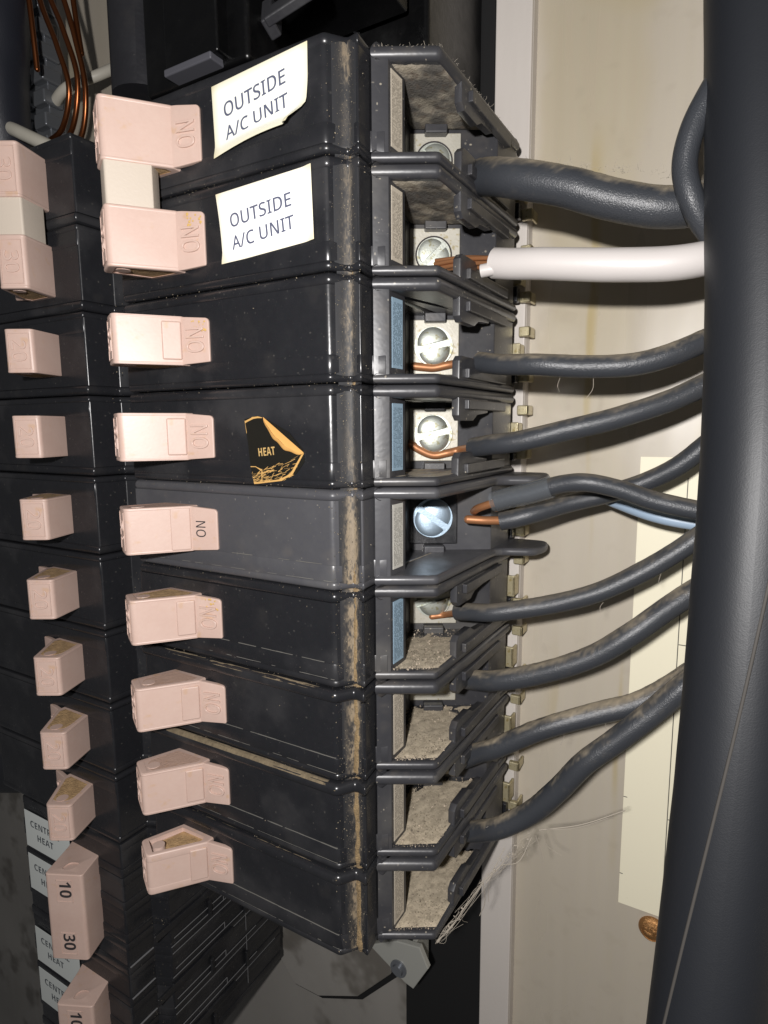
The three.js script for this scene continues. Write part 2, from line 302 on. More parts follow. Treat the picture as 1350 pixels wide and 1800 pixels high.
function caseGeos(top, bot, { ribs = true, ear = false, ledge = 0 } = {}) {
  let P = ear ? [...PROF.slice(0, 6), [21.0, -58, 1], [23.0, -60.5, 1.5], [32.0, -64, 3], [33.5, -72, 3], [31.5, -80, 3], [21, -80, 0.5], ...PROF.slice(7)] : PROF;
  const PT = [[6.0, -9.62, 0.2], ...P.slice(5, P.length - 3), [6.0, -74, 0.2]]; P = [...P.slice(0, 5), [5.9, -74, 0.2], ...P.slice(P.length - 3)];
  const front = [
    ext(ledge ? P.map(([x, z, q]) => [x < -50 ? x : x + ledge * (z < -20 ? 0.1 : 0.4), z > -20 && x > -73 ? z + ledge : z, q]) : P, -top, -0.10, { b: 1.6, seg: 7, r: 0.4 }), ext(P, -RD + 0.10, -RD + bot, { b: 1.15, seg: 6, r: 0.4 }),
    ext([...inset(0.22), [5.8, -9.9, 0.1], [5.8, -12.4, 0.1], [-7, -44, 0.1], [-7, -73.8, 0.1], [-77.9, -73.8, 0.2], [-77.9, -13.8, 0.8], [-72.6, -11.2, 0.4]], -RD + bot - 0.4, -top + 0.4, { r: 0.2 }),
    // second shell of the case: a slightly lower band along the bottom
    ext([[-72.1, -0.05, 0.8], [-0.15, -0.05, 1], [3.2, -4.45, 0.5], [6.45, -3.75, 0.8], [5.9, -9.7, 0.1], [5.0, -12, 0], [-70, -12, 0]], -RD + bot - 0.4, -RD + 6.6, { b: 0.3, seg: 2, r: 0.2 }),
  ];
  const g = [
    ext(PT.map(([x, z, q]) => [x + ledge * 0.4, z + (z > -20 ? ledge * 0.9 : 0), q]), -top, -0.10, { b: 1.6, seg: 7, r: 0.4 }), ext(PT, -RD + 0.10, -RD + bot, { b: 1.15, seg: 6, r: 0.4 }),
    ext([[6.1, -10.0, 0.1], [9.35, -12.2, 0.15], [9.3, -20.4, 0.2], [7.0, -21.6, 0.2], [-2.6, -43.6, 0.1], [19.7, -57.2, 0.3], [19.7, -73.8, 0.2], [-6.9, -73.8, 0.1], [-6.9, -44, 0.1]], -RD + bot - 0.4, -top + 0.4, { r: 0.2 }),
    ext([[5.6, -9.75, 0.1], [8.6, -11.6, 0.1], [8.6, -14, 0.1], [5.6, -14, 0.1]], -RD + bot - 0.2, -RD + 6.9, { b: 0.2, r: 0.1 }),
    // posts beside the terminal plate
    ext([[-1.7, -38.6, 0.1], [-0.4, -38.9, 0.2], [-1.6, -45, 0.1], [-3.2, -44, 0.1]], -RD + bot - 0.2, -top + 0.2, { r: 0.2 }),
    // little black stops above and below the plate
    ...[[-top - 2.4, -top + 0.3], [-RD + bot - 0.3, -RD + bot + 1.9]].map(([a, b]) => { const q = rbox(-3.1, 3.1, a, b, -2.2, 2.2, 0.4); q.rotateY(0.524); q.translate(5.4, 0, -46.2); return q; }),
  ];
  if (ribs) for (const [y, s] of [[-top, -1], [-RD + bot, 1]]) {
    const hook = new THREE.Shape(); // in (z, y): hangs from the wall, cut away at its lower back corner
    [[-30, 0.4], [-30, -4.6], [-31.5, -6.1], [-40, -6.1], [-43, -4.2], [-51, -3.4], [-51, 0.4]].forEach((p, i) => hook[i ? 'lineTo' : 'moveTo'](p[0], p[1] * -s * 0.86));
    const h = new THREE.ExtrudeGeometry(hook, { depth: 1.6, bevelEnabled: true, bevelThickness: 0.25, bevelSize: 0.25, bevelSegments: 2 });
    h.rotateY(-Math.PI / 2); h.translate(20.0, y, 0);
    g.push(toCreasedNormals(h, 0.6));
    g.push(rbox(19.4, 21.4, Math.min(y - 0.2 * s, y + 2.5 * s), Math.max(y - 0.2 * s, y + 2.5 * s), -64, -34, 0.35));
  }
  return { front, rear: g };
}
const HS = V(-10.8, 0, 13.4).normalize(), HN = V(13.4, 0, 10.8).normalize();   // along the handle's side face, and out of it
const HANDLE = [[-46, 2.2, 0.3], [-56.8, 15.6, 1.5], [-64.2, 11.4, 1.3], [-58.8, -1, 0.2], [-46, -1, 0.1]];
const POCKET = [[-47.6, 2.9], [-56.6, 14.0], [-62.7, 10.6], [-58.2, 0.6], [-47.8, 0.4]];
const B_ = V(-46, 0, 2.2), Tt = V(8, 0, -1.9).normalize(), Tn = V(1.9, 0, 8).normalize();
function addHandle(t, yc, h, { tab = h - 1.4, dirt = M.paleDirt, deep = 0.12, tip = '20', printed = false, pad = true, dy = 0, stain = false } = {}) {
  const y0 = yc - h / 2, y1 = yc + h / 2, g = [];
  g.push(ext([[-46.05, 2.15, 0.3], [-56.8, 15.54, 1.5], [-64.13, 11.37, 1.3], [-58.77, -1, 0.2], [-46.05, -1, 0.1]], y0 + deep, y1 - deep, { r: 0.6 }));
  for (const [a, b, s] of [[y0, y0 + deep + 0.9, -1], [y1 - deep - 0.9, y1, 1]]) {
    g.push(ext(HANDLE, a, b, { r: 0.6, b: Math.min(0.5, (b - a) * 0.45), seg: 4, holes: [POCKET] }));
    const c = new THREE.CylinderGeometry(1.75, 1.9, deep + 0.35, 20); c.translate(-57.8, s > 0 ? y1 - deep / 2 - 0.12 : y0 + deep / 2 + 0.12, 10.2); g.push(c);
  }
  { // the flag that carries ON: a tapering tongue lying on the breaker front
    const q = new THREE.Shape(), a = h / 2 - 0.15, b = tab / 2; q.moveTo(-0.9, -a); q.lineTo(1.6, -a + 0.15); q.lineTo(7.6, -b); q.quadraticCurveTo(8.1, -b, 8.1, -b + 0.5); q.lineTo(8.1, b - 1.2); q.quadraticCurveTo(8.0, b - 0.2, 7.0, b - 0.05); q.lineTo(1.6, a - 0.15); q.lineTo(-0.9, a); q.closePath();
    const e = new THREE.ExtrudeGeometry(q, { depth: 1.0, bevelEnabled: true, bevelThickness: 0.22, bevelSize: 0.22, bevelOffset: -0.22, bevelSegments: 3 });
    e.translate(0, 0, -1.22); frame(e, V(-46, yc, 2.2), Tt, V(0, 1, 0), Tt.clone().cross(V(0, 1, 0))); g.push(toCreasedNormals(e, 0.6));
  }
  const m = mesh('handle', g, M.pink, t, { tile: 60, off: [rnd() * 60, rnd() * 60, 0] });
  for (const [y, q] of [[y1 - deep, 1], [y0 + deep, -1]]) mesh('pocket', ext([[-47.3, 2.6], [-55.8, 13.0, 2.5], [-61.4, 9.8, 2.5], [-57.8, 0.2], [-47.4, 0.1]], y - 0.05, y + 0.05, { r: 0.8 }), dirt, m, { tile: 40 });
  if (pad) {
    const w = printed ? 5.4 : 5.0, q = new RoundedBoxGeometry(w, printed ? h - 0.9 : h * 0.78, 1.1, 3, 0.45); frame(q, V(-46, yc, 2.2).addScaledVector(HS, w / 2 + 0.2).addScaledVector(HN, printed ? -0.35 : -0.12), HS, V(0, -1, 0), HS.clone().cross(V(0, -1, 0)));
    mesh('grip_pad', q, M.pink, m, { tile: 60 });
  }
  const on = text('ON', printed ? 3.0 : 5.2, printed ? 0.04 : 0.34, font, printed ? 0 : 0.18, printed ? 0.82 : 0.66);
  frame(on, B_.clone().setY(yc).addScaledVector(Tt, printed ? 2.9 : 3.9).addScaledVector(Tn, printed ? 0.05 : 0), V(0, 1, 0), Tt.clone().negate(), Tn);
  mesh('lettering', on, printed ? M.print : M.pink, m, { tile: 60 });
  if (tip) {
    const tr = V(-56.8, yc, 15.6), tl = V(-64.2, yc, 11.4), up = tl.clone().sub(tr).normalize(), n = V(0, 1, 0).cross(up);
    const tx = text(tip, 4.3, 0.22, font, 0.1); frame(tx, tr.clone().add(tl).multiplyScalar(0.5).addScaledVector(n, -0.05), V(0, 1, 0), up, n);
    mesh('rating_number', tx, M.pink, m, { tile: 60 });
    const fr = [rbox(-h * 0.40, h * 0.40, 3.0, 3.25, -0.05, 0.15, 0.05), rbox(-h * 0.40, h * 0.40, -3.25, -3.0, -0.05, 0.15, 0.05), rbox(-h * 0.41, -h * 0.39, -3.2, 3.2, -0.05, 0.15, 0.05), rbox(h * 0.39, h * 0.41, -3.2, 3.2, -0.05, 0.15, 0.05)];
    fr.forEach((b) => frame(b, tr.clone().add(tl).multiplyScalar(0.5), V(0, 1, 0), up, n));
    mesh('number_border', fr, M.pink, m, { tile: 60 });
  }
  if (stain) {
    const w = [];
    for (let k = 0; k < 16; k++) { const s = new THREE.SphereGeometry(rr(0.1, 0.4), 7, 5); s.scale(1, 1, 0.15); frame(s, B_.clone().setY(yc + tab / 2 - rr(0.2, 3.2)).addScaledVector(Tt, rr(3, 7.2)).addScaledVector(Tn, 0.05), V(0, 1, 0), Tt.clone().negate(), Tn); w.push(s); }
    mesh('varnish_stain', w, M.stain, m);
  }
  return m;
}
M.stain = new THREE.MeshPhysicalMaterial({ color: 0xc4a263, roughness: 0.35 });
// terminal plate frame: X along the plate (right and inward), Y up, Z out of it
const PX = V(0.866, 0, -0.5).normalize(), PY = V(0, 1, 0), PZ = PX.clone().cross(PY);
const PO = V(4.3, -RD / 2, -48);
const ppt = (x, y, z) => PO.clone().addScaledVector(PX, x).addScaledVector(PY, y).addScaledVector(PZ, z);
const onPlate = (g, x = 0, y = 0, z = 0) => frame(g, ppt(x, y, z), PX, PY, PZ);
function screwGeo(r, h, slot, turn) {                               // domed head with a straight slot
  const prof = [[0, h], [r * 0.5, h * 0.97], [r * 0.8, h * 0.82], [r * 0.95, h * 0.5], [r, h * 0.12], [r * 0.97, 0], [0, 0]].map((p) => new THREE.Vector2(...p)).reverse();
  const out = [];
  // head built as two half discs either side of the slot, on a solid lower disc
  const low = new THREE.CylinderGeometry(r * 0.98, r * 0.98, h * 0.5, 40); low.rotateX(Math.PI / 2); low.translate(0, 0, h * 0.25); out.push(low);
  const pf = [[0, h], [0.25, 0.985], [0.5, 0.93], [0.72, 0.82], [0.88, 0.66], [0.97, 0.46], [1, 0.22], [0.97, 0]].map((p, i) => [i ? p[0] * (r - slot / 2) : 0, i ? p[1] * h : h]);
  for (const q of [1, -1]) {                                          // two half domes either side of the slot, with flat slot walls
    const g = new THREE.LatheGeometry(pf.slice().reverse().map((p) => new THREE.Vector2(p[0], p[1])), 24, 0, Math.PI);
    g.rotateY(-Math.PI / 2); g.rotateX(Math.PI / 2); if (q < 0) g.rotateZ(Math.PI);
    g.computeBoundingBox(); const up = g.boundingBox.max.y > -g.boundingBox.min.y ? 1 : -1; g.translate(0, up * slot / 2, 0); out.push(g);
    const w = new THREE.BoxGeometry(2 * r * 0.93, 0.12, h * 0.42); w.translate(0, up * (slot / 2 + 0.06), h * 0.48); out.push(w);
  }
  out.forEach((g) => g.rotateZ(turn));
  return out;
}
const stickerMats = {};
function sideSticker(t, kind, y = 0) {                                     // printed paper strip on the left wall of the terminal pocket
  const cols = { beige: ['#c4baa9', '#4a4239'], blue: ['#90a9bb', '#22303c'], grey: ['#c9c6bd', '#5a5750'] }[kind];
  stickerMats[kind] ??= std({ roughness: 0.75, map: canvasTex(256, 256, (c, w, h) => {
    c.fillStyle = cols[0]; c.fillRect(0, 0, w, h);
    seed = kind.length * 991;
    for (let k = 0; k < 260; k++) { c.fillStyle = cols[1]; c.globalAlpha = rr(0.03, 0.2); c.fillRect(rr(0, w), rr(0, h), rr(1, 3), rr(2, 14)); }
    c.globalAlpha = 0.8; for (let r = 0; r < 9; r++) for (let k = 0; k < 46; k++) if (rnd() < 0.75) { c.fillStyle = cols[1]; c.fillRect(28 + r * 24, 16 + k * 5, rr(8, 15), rr(2.5, 4)); }
  }) });
  const g = new THREE.BoxGeometry(5.4, RD - 8.6, 0.12); g.rotateY(Math.PI / 2); g.translate(9.43, -RD / 2 - 0.3 + y, -16.0);
  mesh('side_label', g, stickerMats[kind], t, { keep: true });
}
// shared case geometries
const caseLedge = caseGeos(3.6, 2.5, { ledge: 1.3 });
const caseStd = caseGeos(3.4, 2.5), caseSlim = caseGeos(3.2, 2.6, { ribs: false, ear: true });
function addCase(t, y, geos, mat, mat2 = M.housing) {
  const off = [rnd() * 100, rnd() * 100, rnd() * 50];
  mesh('case', geos.front.map((g) => g.clone().translate(0, y, 0)), mat, t, { off }); mesh('terminal_housing', geos.rear.map((g) => g.clone().translate(0, y, 0)), mat2, t, { off });
}
function addTerminal(t, y, { lug = false, screwMat = M.screw, turn = 0.2, r = 5.75, plateMat = M.zinc } = {}) {
  const d = (gs) => gs.map((g) => g.translate(0, y, 0));
  const p = mesh('terminal_plate', d([onPlate(rbox(-7.3, 7.3, -8.0, 8.0, 0, 1.3, 0.3))]), plateMat, t, { tile: 40 });
  const s = lug ? screwGeo(4.9, 1.0, 1.5, turn) : screwGeo(r, 2.4, 1.9, turn);
  mesh('terminal_screw', d(s.map((g) => onPlate(g, -0.3, lug ? 0.6 : 0.2, lug ? 0.95 : 1.3))), screwMat, t, { tile: 40 });
  if (lug) { const ring = new THREE.TorusGeometry(5.1, 0.22, 8, 40); mesh('screw_ring', d([onPlate(ring, -0.3, 0.6, 1.3)]), M.print, t); }
  return p;
}
const FLOOR = [[7.2, -11.0], [19.6, -18.8], [19.4, -58], [-2.4, -45]];
function addDust(t, y, cover, amp, sd) {
  const m = mesh('dust_layer', dustSheet(...FLOOR, -RD + 2.5 + y, amp * 0.5, 90, 84, sd, cover + 0.08, false, 0.6), M.dust, t, { keep: true });
  m.userData.kind = 'stuff';
}
function addCeiling(t, y) { mesh('stained_lining', dustSheet([7.2, -11.2], [19.4, -18.9], [19.2, -58], [-2.4, -45], -3.4 + y, 0.5, 50, 44, 17, 0.85, true), M.ceil, t, { keep: true }); }
const place = (t, row, left) => { if (left) { t.rotation.z = Math.PI; t.position.set(-163 * S, -RD * (row + 1) * S, 0); } else t.position.set(0, -RD * row * S, 0); };

// --- adhesive labels on breaker fronts: a warped sheet in local mm
function frontLabel(t, name, c4, texture, { curl = () => 0, thick = 0.14, mat } = {}) {
  const n = 28, m = 18, pos = [], uv = [], idx = [];
  for (let j = 0; j <= m; j++) for (let i = 0; i <= n; i++) {
    const u = i / n, v = j / m, q = (k) => (c4[0][k] * (1 - u) + c4[1][k] * u) * (1 - v) + (c4[3][k] * (1 - u) + c4[2][k] * u) * v;
    const k = curl(u, v); pos.push(q(0) + (k[1] || 0), q(1) + (k[2] || 0), thick + (k[0] ?? k)); uv.push(u, 1 - v);
  }
  const N = (n + 1) * (m + 1);
  for (let s = 0; s < 2; s++) { if (s) for (let i = 0; i < N; i++) { pos.push(pos[i * 3], pos[i * 3 + 1], pos[i * 3 + 2] - 0.1); uv.push(uv[i * 2], uv[i * 2 + 1]); }
    for (let j = 0; j < m; j++) for (let i = 0; i < n; i++) { const a = s * N + j * (n + 1) + i, b = a + n + 1; s ? idx.push(a, a + 1, b, a + 1, b + 1, b) : idx.push(a, b, a + 1, a + 1, b, b + 1); } }
  const rim = []; for (let i = 0; i < n; i++) rim.push([i, i + 1], [m * (n + 1) + i + 1, m * (n + 1) + i]); for (let j = 0; j < m; j++) rim.push([(j + 1) * (n + 1), j * (n + 1)], [j * (n + 1) + n, (j + 1) * (n + 1) + n]);
  for (const [a, b] of rim) idx.push(a, b, a + N, b, b + N, a + N);
  const g = new THREE.BufferGeometry(); g.setAttribute('position', new THREE.Float32BufferAttribute(pos, 3)); g.setAttribute('uv', new THREE.Float32BufferAttribute(uv, 2)); g.setIndex(idx); g.computeVertexNormals();
  return mesh(name, g, mat ?? std({ map: texture, roughness: 0.5 }), t, { keep: true });
}
const paperNoise = (c, w, h, a = 0.05) => { for (let k = 0; k < 700; k++) { c.globalAlpha = rnd() * a; c.fillStyle = rnd() < 0.5 ? '#8a8060' : '#ffffff'; c.fillRect(rnd() * w, rnd() * h, rr(1, 9), rr(1, 5)); } c.globalAlpha = 1; };
const acLabel = (bg, tilt, x, y, fs) => canvasTex(768, 420, (c, w, h) => {
  c.fillStyle = bg; c.fillRect(0, 0, w, h); seed = 4242; paperNoise(c, w, h);
  for (const [x0, y0, x1, y1] of [[0, 0, 60, 0], [w, 0, w - 70, 0], [0, 0, 0, 50], [0, h, 0, h - 70]]) { const q = c.createLinearGradient(x0, y0, x1, y1); q.addColorStop(0, 'rgba(196,178,120,0.34)'); q.addColorStop(1, 'rgba(196,178,120,0)'); c.fillStyle = q; c.fillRect(0, 0, w, h); }
  c.translate(x, y); c.rotate(tilt); c.fillStyle = '#565a6e'; c.font = fs + 'px sans-serif'; c.textBaseline = 'alphabetic';
  const put = (s, yy, W) => { const k = W / c.measureText(s).width; c.save(); c.scale(k, 1); c.fillText(s, 0, yy); c.strokeText(s, 0, yy); c.restore(); };
  c.strokeStyle = '#565a6e'; c.lineWidth = 2.5; put('OUTSIDE', 0, 520); put('A/C UNIT', fs * 1.22, 520);
});

// ================================================================ right column
{ // two-pole breaker at the top
  const t = thing('double_pole_breaker', 'black two-pole breaker with two white OUTSIDE A/C UNIT stickers, top of the centre column', 'circuit breaker');
  place(t, 0);
  addCase(t, 0, caseStd, M.black); addCase(t, -RD, caseStd, M.black);
  for (const k of [0, 1]) {
    const m = addHandle(t, -12.7 - RD * k, 15.2, { tab: 13.4, pad: false, dirt: M.dirt, deep: 0.3, stain: k === 1, tip: '30' });
    addTerminal(t, -RD * k, { lug: true, turn: k ? 0.75 : -0.6 }); sideSticker(t, 'beige', -RD * k);
    addCeiling(t, -RD * k);
  }
  mesh('handle_tie', ext([[-49.6, 6.2, 0.3], [-56.7, 15.0, 0.8], [-63.5, 11.0, 0.7], [-59.6, 2, 0.3], [-52, 2, 0.3]], -31, -20, { r: 0.3 }), M.cream, t, { tile: 60 });
  frontLabel(t, 'sticker', [[-33.8, -3.3], [-4.4, -1.4], [-4.6, -17.6], [-33.2, -20.2]], acLabel('#f1f3ea', -0.075, 92, 205, 112), { curl: (u, v) => [1.5 * ss(0.72, 1, v) ** 2 * (0.5 + 0.6 * u) + 1.0 * ss(0.8, 1, u) * ss(0.4, 1, v), -4.5 * ss(0.75, 1, v) * ss(0.75, 1, u), 0.9 * ss(0.6, 1, v) * Math.sin(u * 3.3)] });
  frontLabel(t, 'sticker', [[-33.9, -28.3], [-3.8, -27.2], [-3.3, -43.6], [-32.5, -45.4]], acLabel('#fbfbfa', -0.05, 92, 218, 108), { curl: (u, v) => [0.5 * ss(0.82, 1, v) * ss(0.3, 0, u) + 0.5 * ss(0.9, 1, u), 0.8 * ss(0.3, 0, u) * Math.sin(v * 2.6) * 0.6, 0] });
  // thick black feed and stranded white feed
  const w1 = mesh('black_feed_cable', cableGeo([[19.8, -20.4, -44], [24, -22.0, -41], [30.6, -24.6, -38], [43.5, -29.0, -38], [55.2, -33.6, -40], [65.1, -36.4, -42], [74.9, -36.1, -46], [86, -33, -52], [108, -24, -64], [150, -10, -70]], 4.55, { sd: 201, dust: 1, seg: 200, rs: 28, rough: 0.02 }), M.cable, scene, { keep: true });
  tag(w1, 'thick dusty black cable sagging right from the topmost breaker terminal', 'cable');
  const w2 = thing('white_feed_cable', 'thick white cable with bare copper strands in the second terminal from the top', 'cable');
  mesh('insulation', cableGeo([[26.0, -44.3, -39], [31, -45.3, -38.2], [39, -46.4, -37.5], [56.2, -48.9, -38], [68.4, -49.7, -40], [77.4, -48.4, -44], [90, -44, -52], [112, -34, -64], [150, -20, -70]], 3.85, { sd: 211, col: [0.54, 0.505, 0.485], dust: 0.10, seg: 120, rs: 28, rough: 0.012 }), M.whiteCable, w2, { keep: true });
  const flap = cableGeo([[23.2, -46.4, -36.6], [25.2, -46.2, -36.9], [28, -46.0, -37.4]], 1.7, { sd: 5, col: [0.54, 0.505, 0.485], dust: 0, seg: 16, rs: 12 }); mesh('torn_edge', flap, M.whiteCable, w2, { keep: true });
  for (let k = 0; k < 7; k++) { const a = k ? k / 6 * 6.283 : 0, r = k ? 1.25 : 0, tw = 0.5; mesh('copper_strand', tube([[6, -40.6 + Math.sin(a) * r, -46 + Math.cos(a) * r], [16, -41.7 + Math.sin(a + tw) * r, -43.6 + Math.cos(a + tw) * r], [28, -44.6 + Math.sin(a + 2 * tw) * r * 1.3, -39.4 + Math.cos(a + 2 * tw) * r * 1.3]], 0.62, 24, 8), M.copper, w2); }
}
const wireLabel = 'black wires leaving the centre breakers';
function singleBreaker(row, label, o = {}) {
  const t = thing('circuit_breaker', label, 'circuit breaker', [0, 0, 0], 'single breakers of the centre column'); delete t.userData.group;
  place(t, row);
  addCase(t, 0, o.grey ? caseSlim : o.ledge ? caseLedge : caseStd, o.grey ? M.grey : M.black, o.grey ? M.grey : M.housing);
  addHandle(t, -12.7 + (o.dy ?? 0), 12.8, o.handle ?? {});
  addTerminal(t, 0, o.term ?? {});
  sideSticker(t, o.sticker ?? 'beige');
  if (o.dust) addDust(t, 0, ...o.dust);
  if (row > 3) {                                                       // dust caught along the moulding lines
    const ln = []; seed = 5000 + row;
    for (const y of [-RD + 6.72, -RD + 2.55]) for (let x = -64; x < -0.6;) { const L = rr(0.8, 4), e = Math.min(x + L, -0.4); if (rnd() < (row > 5 ? 0.9 : 0.6)) ln.push(rbox(x, e + 0.1, y - rr(0.03, 0.09), y + rr(0.03, 0.1), -0.4, -0.06 + rr(0, 0.08), 0.03, 1)); x = e; }
    mesh('dust_line', ln, M.lineDust, t).userData.kind = 'stuff';
  }
  if (o.ledge) { const g = dustSheet([-66, -0.6], [0.2, -0.6], [0.2, 1.25], [-66, 1.25], -0.1, 0.32, 220, 8, 700 + row, o.ledge * 0.8), p = g.attributes.position; for (let i = 0; i < p.count; i++) { const z = p.getZ(i); p.setY(i, p.getY(i) - (z > -0.3 ? (z + 0.3) ** 2 * 0.42 : 0)); } g.computeVertexNormals(); mesh('ledge_dust', g, M.ledgeDust, t, { keep: true }).userData.kind = 'stuff'; }
  return t;
}
singleBreaker(2, 'glossy black breaker with blank front, directly below the sticker pair', { sticker: 'blue', handle: { stain: true, dirt: M.dirt }, term: { turn: 0.22 }, dust: [0.30, 0.3, 301] });
const heat = singleBreaker(3, 'black breaker with the torn HEAT label on its front', { sticker: 'blue', handle: { dirt: M.dirt }, term: { turn: 0.20 }, dust: [0.62, 0.4, 302] });
singleBreaker(4, 'dark grey breaker with printed ON handle and two wires in one terminal', { grey: true, sticker: 'grey', handle: { printed: true, pad: true, tip: '15' }, term: { turn: -0.62, screwMat: M.blueZinc, plateMat: M.black, r: 6.1 }, dust: [0.36, 0.25, 303] });
singleBreaker(5, 'black breaker directly below the dark grey one, tan dirt on its handle', { sticker: 'blue', handle: { dirt: M.dirt, stain: true }, term: { turn: 0.3 }, dust: [0.72, 0.7, 304] });
singleBreaker(6, 'black breaker with dusty terminal floor, third from the bottom of the centre column', { handle: {}, dust: [0.8, 0.8, 305], ledge: 0.55 });
singleBreaker(7, 'black breaker with thick dust on its upper ledge, second lowest of the centre column', { handle: {}, dust: [0.8, 0.8, 306], ledge: 1 });
singleBreaker(8, 'bottom black breaker of the centre column, hollow dirty pocket in its handle', { handle: { dirt: M.dirt, deep: 1.7 }, dust: [0.85, 0.9, 307], ledge: 0.4 });
{ // the torn label: dark film with scratched tan edges, one corner peeled up
  const tx = canvasTex(512, 512, (c, w, h) => {
    c.fillStyle = '#15140f'; c.fillRect(0, 0, w, h); seed = 99; c.strokeStyle = '#c39a5c'; c.lineCap = 'round';
    c.fillStyle = '#b99a63'; c.font = 'bold 92px sans-serif'; c.save(); c.translate(118, 300); c.rotate(-0.10); c.scale(0.66, 0.9); c.fillText('HEAT', 0, 0); c.restore();
    const jag = (pts, lw) => { c.lineWidth = lw; c.beginPath(); pts.forEach((p, i) => c[i ? 'lineTo' : 'moveTo'](p[0] + rr(-6, 6), p[1] + rr(-6, 6))); c.stroke(); };
    for (let k = 0; k < 3; k++) { jag([[8, 40], [12, 120], [6, 200], [20, 300], [14, 380], [24, 500]], rr(6, 14)); jag([[10, 50], [80, 20], [160, 14]], rr(6, 13)); jag([[24, 500], [140, 490], [300, 470], [400, 420], [500, 270]], rr(6, 14)); jag([[20, 380], [90, 370], [150, 400], [140, 490]], rr(3, 6)); }
    for (let k = 0; k < 110; k++) { const x = rr(20, 430), y = 500 - rr(0, 170) * (0.3 + x / 500); jag([[x, y], [x + rr(15, 70), y - rr(4, 34)]], rr(1, 5)); }
  });
  const sh = new THREE.Shape(); const O = [[-27, -84.4], [-23, -83.6], [-20.2, -84.2], [-12.5, -87.8], [-8.2, -92.2], [-7.9, -95], [-10.5, -98], [-14.6, -99.9], [-20, -100.6], [-24.4, -101.2], [-25.4, -97], [-26, -91]].map((p) => [p[0], p[1] + RD * 3]);
  O.forEach((p, i) => sh[i ? 'lineTo' : 'moveTo'](...p)); sh.closePath();
  const g = new THREE.ExtrudeGeometry(sh, { depth: 0.12, bevelEnabled: false });
  const p = g.attributes.position, uv = g.attributes.uv; for (let i = 0; i < p.count; i++) uv.setXY(i, (p.getX(i) + 27.2) / 19.5, (p.getY(i) - RD * 3 + 101.4) / 18);
  g.translate(0, 0, -0.02 + 0.06);
  const lab = mesh('torn_label', g, std({ map: tx, roughness: 0.45 }), heat, { keep: true });
  lab.userData.label = 'torn dark HEAT label with tan scratched edges';
  const curl = new THREE.PlaneGeometry(14, 4.2, 24, 10), cp = curl.attributes.position;
  for (let i = 0; i < cp.count; i++) { const u = cp.getX(i) / 14 + 0.5, v = cp.getY(i) / 4.2 + 0.5, w = Math.sin(u * 3.1) ** 0.6 * (0.6 + 0.4 * u), a = v * 2.6; cp.setXYZ(i, -20.6 + u * 12.6 - Math.sin(a) * 1.7 * w, RD * 3 - 83.9 - u * 8.8 - Math.sin(a) * 2.6 * w * (1 + 0.12 * Math.sin(u * 21)), 0.3 + (1 - Math.cos(a)) * 0.9 * w); }
  curl.computeVertexNormals();
  mesh('peeled_corner', curl, std({ color: 0xc99a58, roughness: 0.5, side: THREE.DoubleSide }), lab, { keep: true });
}

// ---------------------------------------------------------------- wires on the right
function wire(name, label, pts, rad, bare, o = {}) {
  const t = thing(name, label, 'wire');
  const last = pts[pts.length - 1], end = [[last[0] + 20, last[1] + 10, last[2] - 6], [last[0] + 60, last[1] + 26, -74]];
  mesh('insulation', cableGeo([...pts, ...end], rad, o), M.cable, t, { keep: true });
  for (const b of bare) mesh('copper_end', capped(b, o.cr ?? 1.05, 30, 10), M.copper, t);
  return t;
}
const PP = (row, x, y, z) => { const p = ppt(x, y, z); return [p.x, p.y - RD * row, p.z]; };
wire('branch_wire', 'black wire from the terminal of the blank-fronted breaker, level then rising right', [[20.6, -69.0, -43], [28, -70.3, -40], [37.7, -71, -38], [51.5, -72.1, -40], [61.8, -71.8, -42], [70.2, -69.4, -45], [78.2, -65.4, -50], [84, -62.7, -54]], 2.75, [[PP(2, -6, -5.4, 2.0), PP(2, -3.2, -5.7, 2.0), PP(2, -0.2, -5.9, 2.0), PP(2, 3.6, -5.2, 2.2), PP(2, 7.5, -4.6, 2.4), [21, -69.0, -43.5]]], { sd: 221, dust: 0.75, cr: 1.2 });
wire('branch_wire', 'black wire climbing right from the HEAT breaker terminal', [[19.2, -92.5, -42.5], [26, -91.6, -39.5], [32.1, -90.9, -38.5], [46.4, -87.6, -40], [59.4, -84.1, -44], [69.3, -80.4, -48], [78.8, -75.8, -52], [84.7, -73.4, -55]], 2.75, [[PP(3, -7.2, -2.6, 2.0), PP(3, -4.6, -4.4, 2.0), PP(3, -0.2, -6.2, 2.0), PP(3, 3.8, -5.6, 2.2), PP(3, 7.5, -4.7, 2.4), [20, -92.4, -42.5]]], { sd: 231, dust: 0.5, cr: 1.2 });
const w5 = wire('branch_wire', 'black wire in clear sleeve, upper of the two on the dark grey breaker', [[27.4, -107.2, -40], [31, -106, -40], [36.5, -104.6, -40], [44.7, -101.8, -40], [51.2, -101, -40], [59.2, -102.6, -42], [67.1, -105.3, -44], [78.4, -107.5, -46], [85.7, -108.1, -48]], 2.35, [[[18.0, -111.4, -47], [21.5, -109.6, -42], [28.4, -107, -40]]], { sd: 241, dust: 0.35, cr: 1.15 });
mesh('clear_sleeve', cableGeo([[26.4, -107.4, -40], [31, -106, -40], [36.5, -104.6, -40], [42.4, -102.6, -40]], 2.95, { sd: 9, rough: 0.05, dust: 0, closed: false, seg: 40, rs: 24 }), M.sleeve, w5, { keep: true });
